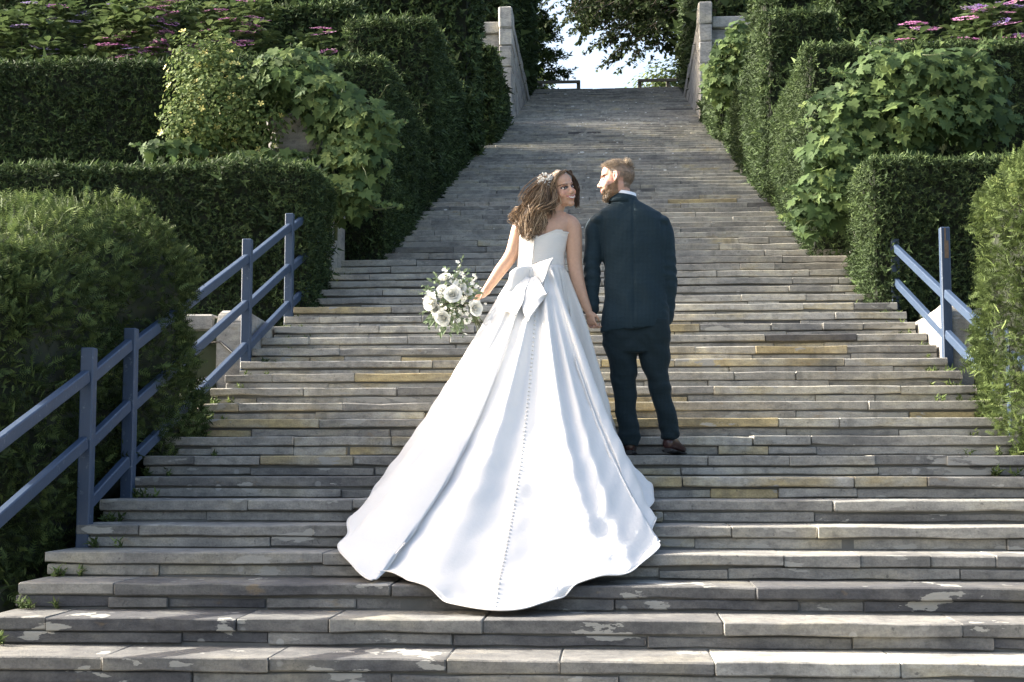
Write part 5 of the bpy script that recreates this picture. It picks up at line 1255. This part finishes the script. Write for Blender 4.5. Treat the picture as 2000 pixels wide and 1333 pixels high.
    so = sk.modifiers.new('thickness', 'SOLIDIFY'); so.thickness = .004; so.offset = -1
    V, Fa = tube_geo(np.concatenate([B[:, -1], B[:1, -1]]), .0032, 6); link('rolled_hem', py_mesh('rolled_hem', V, Fa, SATIN, True), sk)
    # covered buttons from the bodice down the train
    hx = np.argmin(np.linalg.norm(hp - on_slope(962, 1184), axis=1)); line = B[hx]; nl = Nn[hx]
    seg = np.concatenate([[0], np.cumsum(np.linalg.norm(np.diff(line, axis=0), axis=1))]); parts = []
    for s in np.arange(.14, seg[-1] - .02, .034):
        p = np.array([np.interp(s, seg, line[:, i]) for i in range(3)]); n_ = nrm([np.interp(s, seg, nl[:, i]) for i in range(3)]); parts.append(ellip(p + n_ * .003, (.0072, .0072, .0072), np.eye(3), 8, 6))
    for py in np.arange(471, 522, 3.4): parts.append(ellip(PB(1043 - (py - 471) * .10, py, -.121), (.006, .006, .006), np.eye(3), 8, 6))
    V, Fa = merge(parts); bt = link('buttons', py_mesh('buttons', V, Fa, SATIN, True), dress); bt['kind'] = 'stuff'
    # the bow at the waist
    bow = thing_child('bow', dress)
    def ribbon(rows, th, nm):
        """rows: (left point, right point) pairs along the ribbon -> soft padded strip"""
        P0 = catmull(np.array([a for a, b in rows]), np.linspace(0, len(rows) - 1, 18)); P1 = catmull(np.array([b for a, b in rows]), np.linspace(0, len(rows) - 1, 18)); rings = []
        for i, (a, b) in enumerate(zip(P0, P1)):
            d = nrm(P0[min(i + 1, 17)] + P1[min(i + 1, 17)] - P0[max(i - 1, 0)] - P1[max(i - 1, 0)]); n_ = nrm(np.cross(b - a, d)); w = np.linspace(-1, 1, 10)
            tk = th[0] + (th[1] - th[0]) * math.sin(PI * min(1, i / 17 * 1.0)) ; prof = tk * np.sqrt(np.clip(1 - w ** 10, 0, 1))[:, None] * (1 + .25 * np.sin(w * 5 + i * .3))[:, None]
            mid = (a + b) / 2 + (b - a) / 2 * w[:, None]; rings.append(np.concatenate([mid + n_ * prof, (mid - n_ * prof)[::-1]]))
        V, Fa = loft(rings); return link(nm, py_mesh(nm, V, Fa, SATIN, True), bow)
    K = on_skirt
    ribbon([(PB(1036, 521, -.150), PB(1037, 552, -.155)), (PB(1053, 513, -.19), PB(1047, 556, -.20)), (PB(1070, 507, -.215), PB(1053, 562, -.22)), (PB(1080, 504, -.225), PB(1057, 563, -.235))], (.004, .008), 'loop')
    ribbon([(PB(1040, 520, -.150), PB(1038, 552, -.155)), (PB(1024, 520, -.19), PB(1018, 562, -.21)), (PB(1008, 523, -.205), PB(1000, 572, -.235)), (PB(996, 532, -.20), PB(990, 574, -.235))], (.004, .009), 'loop')
    ribbon([(K(1048, 540, .025), K(1034, 545, .025)), (K(1060, 560, .03), K(1024, 572, .03)), (K(1068, 575, .03), K(1019, 600, .03)), (K(1073, 569, .025), K(1031, 628, .028))], (.004, .006), 'tail')
    ribbon([(K(1036, 545, .035), K(1024, 540, .035)), (K(1026, 566, .04), K(998, 558, .04)), (K(1021, 590, .04), K(987, 582, .04)), (K(1008, 615, .03), K(983, 606, .03))], (.004, .007), 'tail')
    V, Fa = ellip(PB(1038, 537, -.168), (.019, .014, .042), np.eye(3)); link('knot', py_mesh('knot', V, Fa, SATIN, True), bow)
def thing_child(name, parent):
    o = bpy.data.objects.new(name, None); COL.objects.link(o); o.parent = parent; o.empty_display_size = .05
    return o
bride()

# ------------------------------------------------------------------ the bouquet
def bouquet():
    YQ = 8.93; r = np.random.default_rng(101); Q = lambda px, py, dy=0.0: at(px, py, YQ + dy)
    C = Q(884, 592, .06)
    t = thing('bouquet', Q(905, 600, .12), 'bouquet of white roses and trailing greenery in the bride\'s left hand', 'bouquet')
    def petal(rad, h, open_, th, wid):
        V, Fa = [], []
        for i in range(5):
            v = i / 4
            for j in range(5):
                a = th + (j - 2) / 2 * wid * (1 - .35 * v ** 3); q = rad * (.25 + .75 * v ** .6 + open_ * v ** 3 * .55) ; V.append((q * math.cos(a), q * math.sin(a), h * (v - .25 * open_ * v ** 4) - (abs(j - 2) / 2) ** 2 * h * .12 * v))
        for i in range(4):
            for j in range(4): a = i * 5 + j; Fa.append((a, a + 1, a + 6, a + 5))
        return V, Fa
    def rose_meshes(seed):
        rr = np.random.default_rng(seed); pt = []
        for lay, (n, rad, h, op, wid) in enumerate(((3, .22, .95, -.3, 1.3), (4, .42, 1.0, .0, 1.1), (5, .62, .98, .3, .95), (6, .82, .95, .28, .85), (7, .95, .88, .45, .78))):
            for k in range(n): pt.append(petal(rad * rr.uniform(.92, 1.06), h * rr.uniform(.93, 1.05), op + rr.uniform(-.1, .15), 2 * PI * k / n + lay * .6 + rr.uniform(-.15, .15), wid))
        V, Fa = merge(pt); return py_mesh('rose', V, Fa, WHITEP, True, [float(min(1, .25 + .6 * (math.hypot(v[0], v[1])))) for v in V])
    RM = [rose_meshes(s) for s in (1, 2, 3)]
    base = np.array(t.location)
    for i, (px, py, dy, s) in enumerate(((842, 590, -.05, 19), (865, 622, -.06, 18), (884, 575, -.09, 20), (898, 562, -.05, 16), (929, 602, -.07, 17), (868, 543, -.02, 14), (862, 566, -.07, 11), (850, 604, -.04, 13), (914, 570, -.03, 11))):
        p = Q(px, py, dy); out = nrm((p - C) * [1, .6, 1] + np.array([0, -.12, .03])); s = s * PXM * .76
        o = bpy.data.objects.new('rose', RM[i % 3]); COL.objects.link(o); o.parent = t; o.matrix_local = leaf_matrix(p - out * s * .5, out, nrm(r.normal(size=3)), s, base)
    lv = ovate_leaf(r, 'bouquet_leaf', SILVERL, .22); 
    # single larger leaves round the rim
    for i in range(85):
        a = r.uniform(0, 2 * PI); q = r.uniform(.6, 1.1); p = C + np.array([.155 * q * math.cos(a), r.uniform(-.08, .06), .19 * q * math.sin(a)]); d = nrm([math.cos(a), r.normal(0, .3), math.sin(a)]); o = bpy.data.objects.new('leaf', lv); COL.objects.link(o); o.parent = t
        o.matrix_local = leaf_matrix(p, nrm(np.array([0, -1, .4]) + r.normal(0, .4, 3)), d, r.uniform(.03, .055), base)
    # fine sprays: small leaves along thin stems
    P, T, parts = [], [], []
    for px, py in ((905, 497), (895, 515), (872, 522), (915, 530), (925, 540), (850, 540), (826, 558), (818, 572), (822, 612), (838, 640), (860, 650), (880, 655), (905, 655), (908, 640), (895, 620), (910, 610), (890, 600), (900, 590), (875, 600), (860, 590), (920, 560), (905, 550), (888, 535), (930, 575), (885, 630), (912, 625), (870, 640), (835, 625)):
        e = Q(px, py, r.uniform(-.09, .02)); c0 = C + (e - C) * .15 + r.normal(0, .01, 3); m_ = (c0 + e) / 2 + r.normal(0, .015, 3); parts.append(tube_geo([c0, m_, e], [.002, .0016, .001], 4))
        for w in np.linspace(.25, 1, 17):
            p = c0 * (1 - w) ** 2 + 2 * m_ * w * (1 - w) + e * w * w; P.append(p + r.normal(0, .003, 3)); T.append(nrm(e - c0) + r.normal(0, .75, 3))
    P, T = np.array(P), nrm(np.array(T)); o = link('greenery', scatter('greenery', P, nrm(np.array([0, -1, .5]) + r.normal(0, .5, P.shape)), r.uniform(.014, .028, len(P)), LEAF4_V * [1, 1, 1], LEAF4_F, r.beta(2, 2, len(P)), SILVERL, r, T=T), t); o['kind'] = 'stuff'
    # tiny white filler flowers
    P = C + r.normal(0, 1, (150, 3)) * np.array([.075, .03, .085]) + np.array([.02, -.06, .01]); fv, ff = [], []
    for i in range(5): a = i * 2 * PI / 5; b = len(fv); fv += [(0, 0, 0), (math.cos(a - .5), math.sin(a - .5), .3), (1.15 * math.cos(a), 1.15 * math.sin(a), .35), (math.cos(a + .5), math.sin(a + .5), .3)]; ff += [(b, b + 1, b + 2), (b, b + 2, b + 3)]
    o = link('filler_flowers', scatter('filler_flowers', P, nrm(np.array([0, -1, .4]) + r.normal(0, .5, P.shape)), r.uniform(.008, .015, len(P)), np.array(fv), np.array(ff), r.uniform(.4, 1, len(P)), WHITEP, r), t); o['kind'] = 'stuff'
    for _ in range(14): q = C + r.normal(0, .01, 3); parts.append(tube_geo([q, Q(915 + r.normal(0, 2), 592, .05), Q(940 + r.normal(0, 4), 640 + r.normal(0, 6), .10)], [.003, .003, .0025], 5))
    V, Fa = merge(parts); link('stem', py_mesh('stem', V, Fa, STEM, True), t)
    core = ellip(C + np.array([0, .02, 0]), (.085, .05, .10)); link('inner_greenery', py_mesh('inner_greenery', *core, CORE, True), t)
bouquet()
